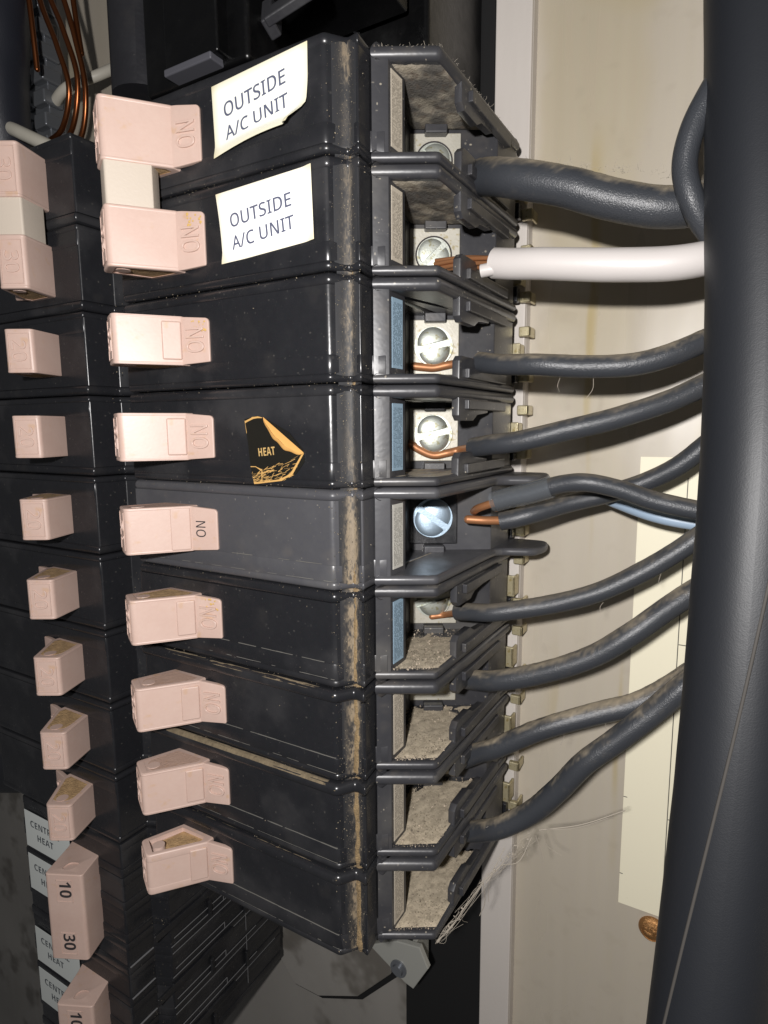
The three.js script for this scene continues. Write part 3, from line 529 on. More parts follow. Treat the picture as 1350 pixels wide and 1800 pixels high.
wire('branch_wire', 'black wire with straight copper end, lower of the two on the dark grey breaker', [[26.6, -113.6, -46], [30, -112.8, -46.6], [34.3, -111.5, -48], [43.8, -108.4, -54], [53.8, -105.5, -58], [63.7, -101.6, -60], [70.5, -97.6, -60], [78.2, -90.7, -60], [84.3, -85.7, -60]], 2.6, [[[17, -113.6, -45], [22, -113.7, -46], [28, -113.3, -46.2]]], { sd: 251, dust: 0.4, cr: 1.25 });
wire('branch_wire', 'black wire rising right from the breaker below the dark grey one', [[15.4, -140.8, -41.5], [20.5, -140.0, -40.5], [26.6, -139, -39.5], [38.3, -136.4, -42], [52.8, -131.5, -45], [64.8, -124.5, -48], [72.4, -118.8, -50], [79.8, -112.6, -52], [85.7, -108.3, -55]], 2.6, [[PP(5, -0.4, -5.4, 2.2), PP(5, 3.4, -4.8, 2.6), [16.4, -140.7, -41.3]]], { sd: 261, dust: 0.4, cr: 1.0 });
wire('branch_wire', 'dust-topped black wire from the third breaker up in the centre column', [[18.6, -161.4, -42], [23, -160.3, -40.5], [28.6, -158.6, -39], [41, -154.2, -40], [54, -147.8, -42], [63.3, -140.5, -44], [72, -132.7, -48], [79.9, -126.6, -52], [86.6, -122.8, -55]], 2.95, [[PP(6, 1, 2, 2.2), [15.6, -161.3, -42], [19.4, -161.3, -42]]], { sd: 271, dust: 0.8, cr: 1.05 });
wire('branch_wire', 'dusty black wire from the second breaker up, merging with the lowest wire', [[17.6, -187.3, -42.5], [22.5, -183.6, -41.5], [28.3, -180, -40.5], [40.9, -171.7, -42], [53.9, -165.9, -46], [64.9, -161.6, -50], [72.7, -156.4, -54], [80.4, -149.9, -58], [86.6, -143.8, -60]], 2.95, [[PP(7, 1, 1, 2.2), [14, -187, -42.5], [18.4, -187, -42.5]]], { sd: 281, dust: 1, cr: 1.05 });
wire('branch_wire', 'lowest black wire, thick with dust and cobweb, curving up from the bottom breaker', [[19.6, -210.4, -42], [24, -208.2, -41], [29.5, -204.6, -39.5], [38.9, -196.9, -40], [46.7, -187.4, -40], [54, -176.8, -40], [62.1, -168.6, -42], [69.8, -160.2, -44], [77.1, -151.6, -46], [84.3, -145.6, -50]], 3.1, [[PP(8, 1, 0, 2.2), [16, -210.6, -42], [20.4, -210.2, -42]]], { sd: 291, dust: 1, cr: 1.05 });
tag(mesh('looped_wire', cableGeo([[100,60,-70], [81.9, 4.1, -50.0], [79.2, -5.5, -43.0], [74.5, -15.0, -39.0], [71.4, -22.2, -38.0], [70.2, -29.5, -38.0], [71.7, -36.3, -38.0], [74.9, -42.4, -41.0], [81.9, -48.7, -48.0], [112,-60,-64]], 2.7, { sd: 295, dust: 0.1, ref: V(0, 0, 1) }), M.cable, scene, { keep: true }), 'black wire bowing out from the big cable and down across the thick feed cable', 'wire');
tag(mesh('blue_wire', cableGeo([[38, -103.5, -72], [54.8, -108.9, -66], [65.4, -111.6, -62], [77.4, -113.2, -62], [90, -113.4, -62], [120, -110, -66]], 1.7, { sd: 297, col: [0.30, 0.39, 0.50], dust: 0 }), M.whiteCable, scene, { keep: true }), 'thin pale blue wire under the sleeved wire', 'wire');
// the big cable in front at right
{
  const t = thing('service_cable', 'very thick black service cable standing upright along the right edge', 'cable');
  const pts = [[80.3,40.1,-50.7],[82.8,2.2,-43.7],[85.3,-34.6,-37.0],[87.6,-70.1,-31.5],[88.4,-95.8,-26.8],[88.4,-116.7,-23.4],[88.2,-145.7,-18.7],[87.5,-174.7,-13.7],[86.2,-209.5,-7.4],[84.3,-244.3,-0.8]];
  mesh('jacket', cableGeo(pts, 11, { ref: V(0, 0, 1), sd: 401, dust: 0, col: [0.0125, 0.014, 0.0175], seg: 220, rs: 48, rough: 0.006 }), M.pipe, t, { keep: true });
  const c = new THREE.CatmullRomCurve3(pts.map((p) => V(...p)), false, 'centripetal'), sp = [];
  for (let k = 0; k <= 40; k++) { const u = 0.46 + 0.54 * k / 40, P = c.getPointAt(Math.min(u, 1)), T = c.getTangentAt(Math.min(u, 1)), toCam = CAM.clone().sub(V(90, -190, -20)).normalize(); const s = V().crossVectors(V(0.1, -0.2, 1), T).normalize(), f = V().crossVectors(T, s).normalize(), a = 0.45 - 1.75 * k / 40; P.addScaledVector(s, Math.sin(a) * 10.95).addScaledVector(f, (Math.cos(a) * 10.95)); sp.push([P.x, P.y, P.z]); }
  mesh('mould_line', tube(sp, 0.35, 120, 6), std({ color: new THREE.Color(0.055, 0.05, 0.045), roughness: 0.8 }), t);
}
// ---------------------------------------------------------------- clips holding the breakers on the rail
for (let r = 0; r < 9; r++) {
  const t = thing('rail_clip', ['topmost brass clip, under the thick black cable', 'second brass clip from the top, under the white cable', 'third brass clip, at the blank-fronted breaker', 'fourth brass clip, at the HEAT breaker', 'brass clip just below the rounded ears of the dark grey breaker', 'sixth brass clip from the top on the rail edge', 'third brass clip from the bottom on the rail edge', 'second brass clip from the bottom on the rail edge', 'lowest brass clip on the rail edge'][r], 'clip', [20.5, -RD * r - 12.7, -81], 'brass clips gripping the rail edge');
  delete t.userData.group;
  const d = r < 4 ? 0 : -1;
  mesh('jaw', [rbox(-5.2, 0.7, -3.8 + d, 3.6 + d, 3, 4, 0.4), rbox(-0.2, 0.7, -3.6 + d, 3.4 + d, -1, 4, 0.4)], M.brass, t, { tile: 30 });
  mesh('hook', [rbox(-1.0, 2.6, -8.6 + d, -5.2 + d, -1.2, 0.6, 0.4), rbox(1.7, 2.6, -8.6 + d, -5.2 + d, -6, 0.6, 0.4)], M.brass, t, { tile: 30 });
  mesh('hook', [rbox(-1.0, 2.6, 6 , 9.2, -1.2, 0.6, 0.4), rbox(1.7, 2.6, 6, 9.2, -6, 0.6, 0.4)], M.brass, t, { tile: 30 });
  mesh('spring_end', rbox(-5, -0.4, -9 + d, -4.2 + d, 1.6, 4.4, 0.5), M.black, t);
}
// ---------------------------------------------------------------- paper diagram and screw on the wall
{
  const W = 64, H = 157.5, tx = canvasTex(820, 2016, (c, w, h) => {
    c.fillStyle = '#efe8cf'; c.fillRect(0, 0, w, h); seed = 555; paperNoise(c, w, h, 0.06);
    const g = (x, y) => [x / W * w, y / H * h];
    for (let k = 0; k < 5; k++) { const [x] = g(rr(4, 50), 0); c.globalAlpha = 0.10; c.fillStyle = '#c9ad4c'; c.fillRect(x, rr(0, 900), rr(12, 40), rr(500, 1100)); } c.globalAlpha = 1;
    c.strokeStyle = '#1e1c1c'; c.lineWidth = 3; const L = (x0, y0, x1, y1) => { c.beginPath(); c.moveTo(...g(x0, y0)); c.lineTo(...g(x1, y1)); c.stroke(); };
    L(14.0, 6.5, 14.0, 150); L(17.3, 13, 17.3, 100); L(17.3, 13, 60, 13); L(30, 20, 30, 140); L(30, 20, 60, 20); L(0, 117, 1.2, 117); L(0, 146, 1, 146); L(14.2, 121, 17, 121); L(14.2, 60, 17.2, 60);
  });
  const g = rbox(-W / 2, W / 2, -H / 2, H / 2, -0.1, 0.1, 0.05), p = g.attributes.position, uv = g.attributes.uv;
  for (let i = 0; i < p.count; i++) uv.setXY(i, p.getX(i) / W + 0.5, p.getY(i) / H + 0.5);
  g.translate(57.6 + W / 2, -96.5 - H / 2, -89.8);
  tag(mesh('wiring_diagram', g, std({ map: tx, roughness: 0.55 }), scene, { keep: true }), 'cream paper wiring diagram stuck to the back wall at right', 'paper');
  const s = thing('wall_screw', 'copper-coloured round screw on the wall below the paper diagram', 'screw', [69, -259.5, -90]);
  const pts = [[0, 2.4], [2.2, 2.3], [3.6, 1.7], [4.4, 0.6], [4.5, -1], [0, -1]].reverse().map((q) => new THREE.Vector2(...q));
  const hd = new THREE.LatheGeometry(pts, 36); hd.rotateX(Math.PI / 2); mesh('head', hd, M.penny, s, { tile: 12 });
  seed = 71; const lumps = [new THREE.TorusGeometry(3.2, 0.25, 8, 32).translate(0, 0, 1.9)]; for (let k = 0; k < 14; k++) { const b = new THREE.SphereGeometry(rr(0.3, 0.9), 8, 6); b.scale(1, 1, 0.35); b.translate(rr(-1.9, 1.9), rr(-1.9, 1.9), 2.3); lumps.push(b); }
  mesh('relief', lumps, M.penny, s, { tile: 12 });
}
// ================================================================ left column (turned half round, as the breakers on that side are)
{
  const t = thing('double_pole_breaker', 'black two-pole breaker at upper left edge, two pink 30 handles joined by a cream tie', 'circuit breaker');
  t.rotation.z = Math.PI; t.position.set(-163 * S, -RD * 2 * S, 0);
  addCase(t, 0, caseStd, M.black); addCase(t, -RD, caseStd, M.black);
  for (const k of [0, 1]) addHandle(t, -12.7 - RD * k, 15.2, { tab: 13.4, pad: false, dirt: M.dirt, deep: 0.3, tip: '30' });
  mesh('handle_tie', ext([[-49.6, 6.2, 0.3], [-56.7, 15.0, 0.8], [-63.6, 11.0, 0.7], [-59.9, 2, 0.3], [-52, 2, 0.3]], -31, -19.8, { r: 0.3 }), M.cream, t, { tile: 60 });
}
const leftLabels = ['black breaker with pink 20 handle just below the tied 30 handles at left', 'black left-column breaker with pink 20 handle beside the HEAT breaker', 'black left-column breaker with pink 20 handle beside the dark grey breaker', 'black left-column breaker with pink 20 handle, fourth single one down', 'black left-column breaker with pink 20 handle, third single one above the wide handle', 'black left-column breaker with tan-topped 20 handle, second one above the wide handle', 'black left-column breaker with pink 20 handle directly above the wide 10 and 30 handle'];
let lp = null;
for (let k = 0; k < 7; k++) {
  const row = 2 + k; let t;
  if (!lp) { t = lp = thing('circuit_breaker', '', 'circuit breaker'); addCase(t, 0, caseStd, M.black); addHandle(t, -12.7, 12.8, { tip: '20', pad: true, dirt: M.dirt }); addTerminal(t, 0, {}); }
  else { t = lp.clone(); t.name = numbered('circuit_breaker'); scene.add(t); }
  t.userData = { label: leftLabels[k], category: 'circuit breaker' };
  place(t, row, true);
}
{ // two quad breakers at lower left, each with one wide handle and two stickers
  const stick = canvasTex(512, 320, (c, w, h) => { c.fillStyle = '#c9cdca'; c.fillRect(0, 0, w, h); seed = 808; paperNoise(c, w, h, 0.08); c.fillStyle = '#4d5156'; c.font = 'bold 78px sans-serif'; c.fillText('CENTRAL', 60, 130); c.fillText('HEAT', 130, 235); });
  const stickMat = std({ map: stick, roughness: 0.6 });
  const QP = [[-72, 0, 0.9], [-12.2, 0, 1.1], [-12, -74, 0.5], [-78.2, -74, 0.5], [-78.2, -13.6, 0.9], [-72.4, -11, 0.4]];
  const quad = (y0, label, lines) => {
    const t = thing('quad_breaker', label, 'circuit breaker', [-163, y0 - 2 * RD, 0]); t.rotation.z = Math.PI;     // local y runs from 0 (bottom) down to -2*RD (top)
    const cs = [];
    for (let k = 0; k < 4; k++) { const a = -k * 12.7, ins = k % 2 ? 0.25 : 0; cs.push(ext(QP.map((p) => [p[0] + (p[0] < -70 ? ins : -ins), p[1] - (p[1] > -1 ? ins : 0), p[2]]), a - 12.62, a - 9.4, { b: 0.4, seg: 2 }), ext(QP.map((p) => [p[0] + (p[0] < -70 ? 0.35 : -0.35), p[1] - (p[1] > -10 ? 0.35 : 0), p[2]]), a - 9.6, a - 3.2, {}), ext(QP, a - 3.4, a - 0.08, { b: 0.4, seg: 2 })); }
    for (const k of [0, 2]) cs.push(rbox(-79.2, -78.2, -k * 12.7 - 14.2, -k * 12.7 - 11.4, -44, -6, 0.3), rbox(-79.2, -78.2, -k * 12.7 - 9, -k * 12.7 - 3, -33, -31.5, 0.2), rbox(-79.2, -78.2, -k * 12.7 - 22, -k * 12.7 - 15, -52, -50.6, 0.2));
    mesh('case', cs, M.black, t);
    const ln = [], L = (y, z0, z1) => ln.push(rbox(-78.32, -78.1, y - 0.13, y + 0.13, z0, z1, 0.05)), U = (z, y0, y1) => ln.push(rbox(-78.32, -78.1, y0, y1, z - 0.13, z + 0.13, 0.05));
    for (const k of lines) { const y = -k * 12.7; L(y - 0.4, -70, -14); L(y - 3.4, -58, -13.6); L(y - 6.2, -40, -15); U(-40, y - 6.2, y - 3.4); U(-52, y - 3.4, y + (k ? 7 : 0.4)); ln.push(rbox(-72.5, -71.9, y - 3.5, y - 3.25, -10.5, -0.6, 0.05)); }
    mesh('scuffed_edges', ln, M.scuff, t);
    const yc = -RD - 0.5, h = 32.5, O = [[-45, 2.2, 0.3], [-50.8, 14.6, 1.3], [-63.0, 8.8, 1.3], [-58.6, -1, 0.2], [-43, -1, 0.1]], pk = [[-49, 4], [-51.8, 12.4], [-58.6, 8.4], [-58.6, 2.4]];
    const hg = [ext(O, yc - h / 2 + 0.6, yc + h / 2 - 0.6, { r: 0.6 })];
    for (const [a, b] of [[yc - h / 2, yc - h / 2 + 0.9], [yc + h / 2 - 0.9, yc + h / 2]]) hg.push(ext(O, a, b, { r: 0.6, b: 0.35, seg: 3, holes: [[[-52.6, 6.6, 2.3], [-53.4, 11.0, 2.3], [-57.8, 8.8, 2.3], [-57.0, 4.6, 2.3]]] }));
    const hd = mesh('handle', hg, M.pink, t, { tile: 60 });
    const tr = V(-50.8, 0, 14.6), tl = V(-63.0, 0, 8.8), up = tl.clone().sub(tr).normalize(), n = V(0, 1, 0).cross(up), mid = tr.clone().add(tl).multiplyScalar(0.5);
    for (const [s, yy] of [['30', yc + 10], ['10', yc - 10]]) {
      const rec = [rbox(-4.2, 4.2, 2.6, 2.95, -0.1, 0.18, 0.08), rbox(-4.2, 4.2, -2.95, -2.6, -0.1, 0.18, 0.08), rbox(-4.2, -3.8, -2.9, 2.9, -0.1, 0.18, 0.08), rbox(3.8, 4.2, -2.9, 2.9, -0.1, 0.18, 0.08)]; rec.forEach((b) => frame(b, mid.clone().setY(yy), V(0, 1, 0), up, n));
      mesh('number_border', rec, M.pink, hd, { tile: 60 });
      const g = text(s, 4.2, 0.05, bold); frame(g, mid.clone().setY(yy + (s === '30' ? -0.6 : -0.6)).addScaledVector(n, 0.03).addScaledVector(up, 0.4), V(0, 1, 0), up, n); mesh('rating_number', g, M.print, hd);
    }
    // stickers, outer side of the front, reading upright in the world (turned back by half a turn)
    for (const ys of [-RD * 2 + 5, -RD * 2 + 23.5]) { const g = rbox(-14.2, 14.2, -7.6, 7.6, -0.06, 0.06, 0.02), p = g.attributes.position, uv = g.attributes.uv; for (let i = 0; i < p.count; i++) uv.setXY(i, p.getX(i) / 28.4 + 0.5, p.getY(i) / 15.2 + 0.5); g.rotateZ(Math.PI); g.translate(-28.4, ys + 7.6, 0.14); mesh('sticker', g, stickMat, t, { keep: true }); }
    return t;
  };
  quad(-228.6, 'lower left black quad breaker with full wide pink handle marked 10 and 30', [0]);
  quad(-279.4, 'lowest left black quad breaker, its wide pink 10 handle cut by the bottom edge', [1, 2, 3]);
}
// ================================================================ things behind and around
{ // black main breaker block above
  const t = thing('main_breaker', 'large black main breaker block above both breaker columns', 'circuit breaker', [-60, 4, -20]);
  mesh('housing', [rbox(-64, 64, 0, 110, -64, -24, 1.5), rbox(-14, 26, 6, 100, -30, 6, 1.5), rbox(-50, -16, 4, 90, -60, -18, 1.2)], M.blackBase, t);
  const cy = new THREE.CylinderGeometry(9.5, 10, 90, 28); cy.translate(-36, 34 + 30, -12); mesh('terminal_shroud', cy, M.shroud, t);
  mesh('shoulder', [rbox(-1, 19, 8, 90, -14, 10, 0.8), rbox(20, 60, 20, 90, -20, -2, 0.8)], M.blackBase, t);
  mesh('ledge', [rbox(-1, 17, 6.4, 8.4, -4, 10.6, 0.5)], M.scuffLight, t);
  const lip = [rbox(-8, 8, -2.2, 2.2, -1.2, 1.2, 0.5), rbox(-9, -6, -2, 7, -4, 1, 0.5)]; lip.forEach((g) => { g.rotateZ(0.32); g.rotateX(-0.5); g.translate(46, 10, 12); }); mesh('cover_lip', lip, M.shroud, t);
}
{ // neutral bar with copper wires at upper left
  const t = thing('neutral_bar', 'grey metal neutral bar full of screws at the upper left corner', 'terminal bar', [-203, 88, -62]);
  mesh('bar', rbox(-9, 9, -44, 60, -8, 0, 0.8), M.zincDull ??= std({ color: 0x7c7f84, metalness: 0.6, roughness: 0.35 }), t);
  for (let k = 0; k < 11; k++) {
    const y = -46 + k * 9.6; const s = mesh('screw', screwGeo(3.3, 1.8, 1.2, rr(0, 3)).map((g) => g.translate(-4, y, 0)), M.zincDull, t);
    mesh('lug', rbox(2, 11, y - 3.6, y + 2.6, -6, 3.5, 1.0), M.zincDull, t);
  }
  const c = thing('copper_wires', 'bundle of bare copper ground wires looping down beside the neutral bar', 'wire', [-170, 66, -55]);
  const runs = [[[0, 60, 8], [-2, 30, 6], [6, 8, 4], [10, -10, 2], [2, -26, 0], [-14, -32, -2]], [[-4, 60, 6], [-6, 26, 6], [4, 2, 6], [7, -14, 4], [-2, -26, 2], [-16, -28, 0]], [[10, 60, 4], [4, 34, 4], [10, 6, 2], [12, -14, 0], [4, -30, -2], [-12, -36, -2]], [[-9, 56, 8], [-10, 34, 8], [-10, 14, 7], [-12, -2, 5]], [[4, 60, 2], [6, 40, 0], [8, 20, 0], [11, 0, 0]]];
  for (const r of runs) mesh('strand', capped(r, 1.1, 50, 10), M.copperDark, c);
  tag(mesh('white_wire', cableGeo([[-260, 42, -44], [-225, 44, -42], [-204, 41, -40], [-190, 39, -40], [-179, 34, -40], [-160, 24, -44], [-140, 10, -60]], 2.6, { sd: 501, col: [0.56, 0.53, 0.45], dust: 0 }), M.whiteCable, scene, { keep: true }), 'off-white wire bending over the upper left breaker', 'wire');
  tag(mesh('white_wire', cableGeo([[-206, 56, -72], [-197, 59, -66], [-184, 63, -64], [-172, 69, -72], [-166, 80, -86]], 2.2, { sd: 503, col: [0.52, 0.49, 0.42], dust: 0, seg: 30 }), M.whiteCable, scene, { keep: true }), 'short off-white wire stub behind the copper wires', 'wire');
  tag(mesh('dark_cable', cableGeo([[-189, 160, -40], [-192, 90, -40], [-199, 40, -41], [-208, -10, -60]], 13, { sd: 505, ref: V(0, 0, 1), col: [0.02, 0.022, 0.03], dust: 0, rs: 28 }), M.cable, scene, { keep: true }), 'thick dark cable at the extreme upper left corner', 'cable');
  tag(mesh('dark_cable', cableGeo([[-280, -238, -22], [-230, -239, -20], [-198, -236, -22], [-172, -232, -38], [-160, -230, -74]], 16, { sd: 507, col: [0.016, 0.017, 0.02], dust: 0.1, rs: 28 }), M.cable, scene, { keep: true }), 'thick dark cable passing behind the lower left 20 handles', 'cable');
}
{ // below the centre column: bent tan plate, clear bracket with screw, cable connector
  const t = thing('lower_plate', 'dull grey sheet metal plate with painted gap shadow below the centre breakers', 'plate', [-60, -334, -86.5]);
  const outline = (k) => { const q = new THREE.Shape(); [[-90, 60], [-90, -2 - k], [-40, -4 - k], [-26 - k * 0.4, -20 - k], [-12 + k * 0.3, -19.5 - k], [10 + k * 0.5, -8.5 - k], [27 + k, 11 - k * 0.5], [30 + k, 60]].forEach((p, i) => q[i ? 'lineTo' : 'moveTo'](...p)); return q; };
  mesh('plate', new THREE.ExtrudeGeometry(outline(0), { depth: 1.6, bevelEnabled: true, bevelThickness: 0.3, bevelSize: 0.3, bevelSegments: 2 }), M.innerPanel, t, { tile: 400 });
  mesh('painted_gap_shade', new THREE.ExtrudeGeometry(outline(3.0), { depth: 1.2, bevelEnabled: false }).translate(0, 0, -1.4), M.blackDull, t);  // larger black sheet behind the plate, painting in the shadow of the gap
  const b = thing('clear_bracket', 'translucent plastic bracket with a hex screw under the bottom breaker', 'bracket', [-14, -288, -62]);
  mesh('bracket', [(() => { const s = new THREE.Shape(); [[-16, 2], [-2, 10], [9, 12], [13, 4], [6, -9], [2, -8]].forEach((p, i) => s[i ? 'lineTo' : 'moveTo'](...p)); const g = new THREE.ExtrudeGeometry(s, { depth: 2, bevelEnabled: true, bevelThickness: 0.4, bevelSize: 0.4, bevelSegments: 2 }); return g; })(), rbox(4, 6, -8, 11, -14, 1, 0.5)], M.clearPlastic, b);
  const hx = new THREE.CylinderGeometry(2.6, 2.6, 2, 6); hx.rotateX(Math.PI / 2); hx.translate(-1, -2.5, 3.4); const ws = new THREE.CylinderGeometry(4, 4, 0.7, 28); ws.rotateX(Math.PI / 2); ws.translate(-1, -2.5, 2.7);
  mesh('hex_screw', [hx, ws], M.zincDull, b);
  b.scale.setScalar(0.85);
  const c = thing('cable_connector', 'grey metal cable connector at the bottom edge below the bracket', 'connector', [-28, -352, -70]);
  const ring = new THREE.TorusGeometry(8, 2.6, 14, 40, 4.2); ring.rotateY(0.4); mesh('clamp_ring', ring, M.zincDull, c);
  const cy = new THREE.CylinderGeometry(6.4, 6.4, 26, 24); cy.translate(-2, -14, -2); mesh('wire_stub', cy, std({ color: 0xb8b2a8, roughness: 0.5 }), c);
}
{ // cobwebs at lower right
  seed = 31337;
  const t = thing('cobweb', 'grey cobweb strands hanging from the lowest wire down to the bottom breaker', 'cobweb', [30, -220, -40]);
  const g = [], node = [[9, 15, -2], [4, 9, 2], [-2, 2, 7], [-7, -6, 12], [-12, -14, 17]];
  for (let k = 0; k < 30; k++) {                                     // strands from knot to knot, sagging, some running past
    const i = Math.floor(4 * rnd() ** 1.5), a = V(...node[i]), b = V(...node[Math.min(4, i + 1 + Math.floor(rr(0, 2)))]), w = rr(0.4, 2.6);
    a.add(V(rr(-w, w), rr(-w, w), rr(-w, w))); b.add(V(rr(-w, w) * 0.7, rr(-w, w) * 0.7, rr(-w, w) * 0.7));
    const sg = Math.min(1, a.distanceTo(b) / 12); const m1 = a.clone().lerp(b, 0.35).add(V(rr(-1.2, 1.2), rr(-2.8, 0.6), rr(-1.2, 1.2)).multiplyScalar(sg)), m2 = a.clone().lerp(b, 0.7).add(V(rr(-1.2, 1.2), rr(-2.8, 0.6), rr(-1.2, 1.2)).multiplyScalar(sg));
    g.push(tube([a, m1, m2, b].map((p) => p.toArray()), k % 6 ? rr(0.025, 0.06) : rr(0.08, 0.15), 16, 5));
  }
  for (const [p, q, r] of [[[12, 19, 0], [34, 30, -4], 0.16], [[14, 20, 0], [30, 27, -3], 0.09], [[11, 17, 0], [13, 8, -2], 0.1], [[8, 14, -1], [8, 6, -4], 0.07], [[13, 20, 1], [18, 12, -2], 0.06], [[-2, 2, 7], [-4, -12, 4], 0.12], [[0, 4, 5], [-2, -8, 2], 0.07], [[-7, -6, 12], [-7, -14, 6], 0.05]]) {
    const a = V(...p), b = V(...q), m = a.clone().lerp(b, 0.5).add(V(rr(-1, 1), -rr(0.4, 1.6), rr(-1, 1))); g.push(tube([a, m, b].map((v) => v.toArray()), r, 16, 5));
  }
  for (let k = 0; k < 26; k++) { const i = rr(0, 3.99), a = V(...node[Math.floor(i)]).lerp(V(...node[Math.floor(i) + 1]), i % 1), s = new THREE.IcosahedronGeometry(rr(0.1, 0.4), 1); s.scale(rr(0.6, 2), rr(0.4, 1), 1); s.rotateZ(rr(0, 3)); s.translate(a.x + rr(-1, 1), a.y + rr(-1, 1), a.z + rr(-1, 1)); g.push(s); }
  mesh('strands', g, M.web, t);
}
{ // lint: short hairs on dusty edges and cables
  seed = 909; const g = [];
  const hair = (x, y, z, L, r = 0.035) => { const a = rr(0, 6.28), e = rr(-0.3, 1.2), d = V(Math.cos(a) * Math.cos(e), Math.sin(e), Math.sin(a) * Math.cos(e)), b = V(rr(-0.5, 0.5), rr(-0.5, 0.3), rr(-0.5, 0.5)); g.push(tube([[x, y, z], [x + d.x * L * 0.5 + b.x * L * 0.4, y + d.y * L * 0.5, z + d.z * L * 0.5 + b.z * L * 0.4], [x + d.x * L, y + d.y * L + b.y * L * 0.6, z + d.z * L]], r * rr(0.6, 1.3), 6, 4)); };
  for (let k = 0; k < 90; k++) { const u = rnd(); u < 0.4 ? hair(6 + 13.6 * u / 0.4, -0.55, -10.3 - 8 * u / 0.4, rr(0.3, 1.1), 0.03) : hair(20.0, -0.5, -18.6 - 50 * (u - 0.4) / 0.6, rr(0.3, 1.3), 0.03); }
  for (let k = 0; k < 130; k++) { const u = rnd(), x = 28 + 44 * u, y = -19.8 - 11.6 * u - (u > 0.8 ? (u - 0.8) * 4 : 0); hair(x, y + rr(-0.3, 0.2), -39 + rr(-2.5, 2.5), rr(0.5, 1.9)); }
  for (let k = 0; k < 90; k++) { const u = rnd(); hair(24 + 34 * u, -204.6 + 27 * u * u + 8 * u, -40 + rr(-2, 2), rr(0.5, 2.2)); }
  for (let k = 0; k < 60; k++) { const u = rnd(); hair(28 + 36 * u, -176.6 + 15.6 * u, -42 - 7 * u + rr(-2, 2), rr(0.5, 1.8)); }
  for (const [x, y, z, L] of [[44, -74.6, -39, 3.4], [52, -75, -40, 5], [47, -170, -42, 5], [58, -166, -46, 6], [56, -133, -44, 3], [70, -122, -49, 5], [36, -175, -41, 4]]) g.push(tube([[x, y, z], [x + rr(-1, 1), y - L * 0.5, z + rr(-1, 1)], [x + rr(-1.6, 1.6), y - L, z + rr(-1, 1)]], 0.06, 10, 4));
  tag(mesh('lint', g, M.web, scene), 'fine grey lint hairs clinging to the thick black cable and the dusty edges', 'lint', null, 'stuff');
}
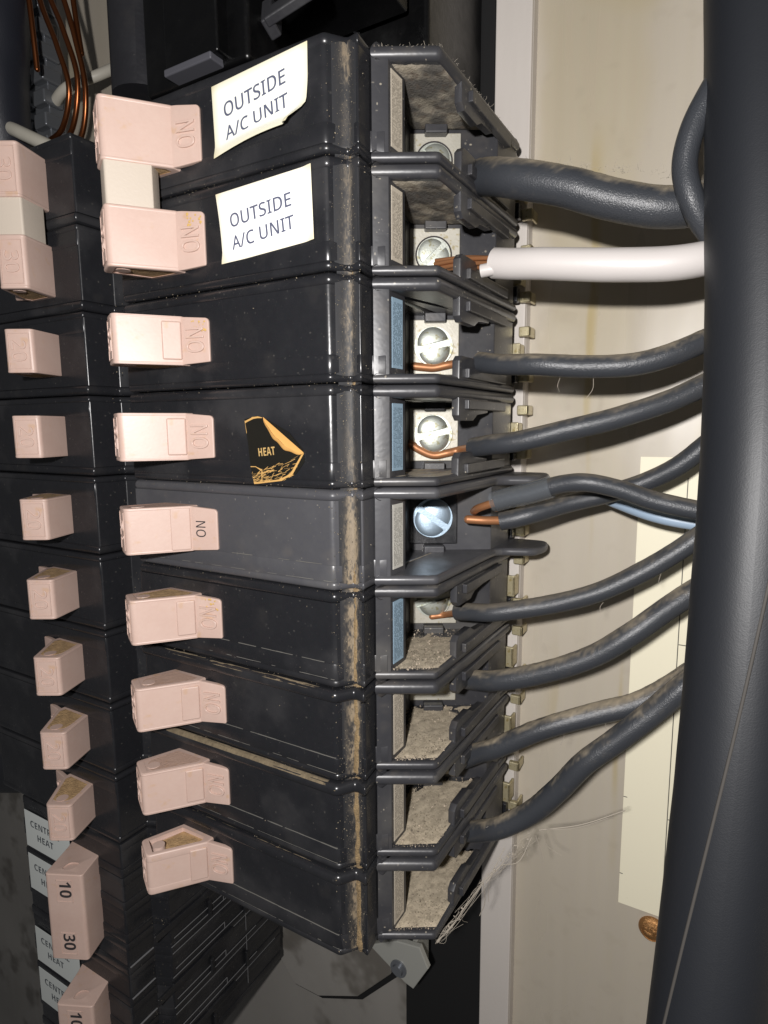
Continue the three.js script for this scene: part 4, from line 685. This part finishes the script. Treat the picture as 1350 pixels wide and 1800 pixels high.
{ // grit and dust lying on the breaker fronts and in the grooves
  seed = 2024;
  const N = 10500, geo = new THREE.IcosahedronGeometry(0.5 * S, 0), im = new THREE.InstancedMesh(geo, std({ roughness: 1 }), N), m = new THREE.Matrix4(), col = new THREE.Color();
  for (let k = 0; k < N; k++) {
    const q0 = rnd(), q = q0 < 0.4 ? 9 : (q0 - 0.4) / 0.6; let p, s = 0.05 + 0.25 * rnd() ** 4;
    if (q > 1) { const r = 4 + Math.floor(rr(1, 5)), u = rnd(), v = rnd() ** 1.3, x = (7.2 + 12.2 * u) * (1 - v) + (-2 + 21 * u) * v, z = (-11.4 - 7.4 * u) * (1 - v) + (-44 - 13 * u) * v; p = [x, -RD * (r + 1) + 2.5 + rr(0.05, 0.32), z]; s = 0.1 + 0.5 * rnd() ** 4; }
    else if (q < 0.10) { const r = Math.floor(rr(1, 9)); p = [rr(-70, 0), -RD * r + rr(-1.2, 0.6), rr(-0.5, 0.05)]; }
    else if (q < 0.62) { const y = rr(-228, -2), w = y < -110 ? 1 : 0.7, x = 3.2 + (rnd() + rnd() + rnd() - 1.5) * 2.4 * w; p = [x, y, (x < 3.2 ? -4.35 * x / 3.2 : x < 6.5 ? -4.35 + 0.65 * (x - 3.2) / 3.3 : -5) + 0.05]; s = 0.05 + 0.16 * rnd() ** 2; if (y < -100) s *= 1.25; if (x < 0) p[2] = 0; }
    else if (q < 0.635) p = [rr(-70, 0), rr(-226, -2), 0.0]; else if (q < 0.70) { const y = rr(-228, -2); p = [rr(-1, 8), y, y < 0 ? -0.2 : 0]; p[2] = p[0] < 0 ? 0 : p[0] < 3.2 ? -4.3 * p[0] / 3.2 : p[0] < 6.6 ? -4.2 + 0.6 * (p[0] - 3.2) / 3.4 : -5; }
    else if (q < 0.84) { const r = Math.floor(rr(5, 9)); p = [rr(8, 19), -RD * (r + 1) + 3.1, rr(-30, -20)]; s *= 1.2; }
    else if (q < 0.92) { const y = rr(-228, -2); const u = rnd(); p = [3.2 - 3 * u, y, -4.2 + 4.1 * u]; }
    else { const y = rr(-300, -20); p = [rr(-84, -74), y, rr(-4.5, -3.4)]; }
    m.makeRotationFromEuler(new THREE.Euler(rnd() * 6, rnd() * 6, rnd() * 6)); m.scale(V(s * rr(0.6, 2), s, s * rr(0.6, 1.4))); m.setPosition(p[0] * S, p[1] * S, p[2] * S);
    im.setMatrixAt(k, m); const b = q > 1 ? rr(0.25, 1.15) : rr(0.2, 0.62); col.setRGB(0.42 * b, 0.35 * b, q > 1 ? 0.27 * b : 0.25 * b); im.setColorAt(k, col);
  }
  im.name = 'dust_specks'; im.castShadow = im.receiveShadow = true; scene.add(im);
  tag(im, 'pale grit and dust specks scattered over the black breaker fronts', 'dust', null, 'stuff');
  // the tan strip of dust packed into the long groove
  const pos = [], uv = [], idx = [], nu = 6, nv = 400;
  for (let j = 0; j <= nv; j++) for (let i = 0; i <= nu; i++) {
    const u = i / nu, v = j / nv, y = -1 - v * 227, n = fbm(u * 0.12, v, 60, 4, 611), big = fbm(0.5, v, 9, 3, 617), lo = ss(60, 190, -y);
    const w = (0.75 + 0.55 * lo) * (0.35 + 1.1 * big), h = (0.25 + 0.5 * lo) * (n * 2.2 - 1.75 + 1.25 * lo + 1.5 * (big - 0.5)) * Math.sin(u * Math.PI) - (i % nu ? 0 : 0.6) - 0.5 * (1 - ss(0.6, 2.2, Math.abs(((y % RD) + RD * 1.5) % RD - RD / 2)));
    const eg = (fbm(i < nu / 2 ? 0.1 : 0.6, v, 90, 3, 631) - 0.5) * 2.0 * Math.abs(u - 0.5) * 2;
    pos.push(3.25 + (u - 0.5) * 2.4 * w + eg, y, -4.42 + 0.22 * lo + h + (i % nu ? 0.25 * (fbm(u, v, 120, 2, 641) - 0.5) : 0)); uv.push(u * 0.1, y / 40);
  }
  for (let j = 0; j < nv; j++) for (let i = 0; i < nu; i++) { const a = j * (nu + 1) + i, b = a + nu + 1; idx.push(a, b, a + 1, a + 1, b, b + 1); }
  const g = new THREE.BufferGeometry(); g.setAttribute('position', new THREE.Float32BufferAttribute(pos, 3)); g.setAttribute('uv', new THREE.Float32BufferAttribute(uv, 2)); g.setIndex(idx); g.computeVertexNormals();
  tag(mesh('packed_dust', g, M.grooveDust, scene, { keep: true }), 'tan dust packed in the vertical groove along the centre breakers', 'dust', null, 'stuff');
}
{ // soft dust film in the stepped corner of the fronts: the plastic's own black wherever the film thins out
  const film = tex(64, (u, v) => {
    const lo = ss(0.22, 0.62, 1 - v), seam = Math.abs((((1 - v) * 227.4 / RD) % 1 + 1.5) % 1 - 0.5);
    const n = fbm(u * 0.05, v, 60, 5, 671), m = fbm(u * 0.08 + 0.4, v, 256, 3, 677), run = fbm(u * 0.02, v, 14, 3, 679);
    const c = Math.exp(-(((u - 0.50) / 0.24) ** 2)) * (0.7 + 0.5 * lo) + 0.15 * lo;
    const a = clamp(c * (0.15 + 1.5 * ss(0.32, 0.78, 0.6 * n + 0.4 * m)) * (0.45 + 0.9 * ss(0.35, 0.7, run)) + 0.25 * ss(0.08, 0, seam) * c) * ss(0, 0.14, u) * ss(1, 0.86, u);
    return mixc([0.125, 0.127, 0.138], mixc([0.40, 0.355, 0.29], [0.60, 0.53, 0.43], m * 0.6 + lo * 0.5), clamp(a * 0.85));
  }, true, 2048);
  film.wrapS = film.wrapT = THREE.ClampToEdgeWrapping;
  const prof = [[0.9, -1.2], [2.1, -2.8], [3.2, -4.25], [4.4, -4.02], [5.7, -3.76]], pos = [], uv = [], idx = [], nv = 450;
  for (let j = 0; j <= nv; j++) for (let i = 0; i < 5; i++) { const v = j / nv, y = -0.6 - v * 227.4, seam = 1 - ss(0.2, 1.7, Math.abs(((y % RD) + RD * 1.5) % RD - RD / 2)); pos.push(prof[i][0] - 0.02, y, prof[i][1] + (i === 0 || i === 4 ? -0.3 : -0.02) - seam * 0.9); uv.push(i / 4, 1 - v); }
  for (let j = 0; j < nv; j++) for (let i = 0; i < 4; i++) { const a = j * 5 + i, b = a + 5; idx.push(a, b, a + 1, a + 1, b, b + 1); }
  const g = new THREE.BufferGeometry(); g.setAttribute('position', new THREE.Float32BufferAttribute(pos, 3)); g.setAttribute('uv', new THREE.Float32BufferAttribute(uv, 2)); g.setIndex(idx); g.computeVertexNormals();
  tag(mesh('dust_film', g, std({ map: film, roughness: 0.62 }), scene, { keep: true }), 'patchy tan dust film along the stepped corner of the centre breakers', 'dust', null, 'stuff');
}
scene.traverse((o) => { if (o.isMesh) o.castShadow = o.receiveShadow = true; });
renderer.render(scene, camera);
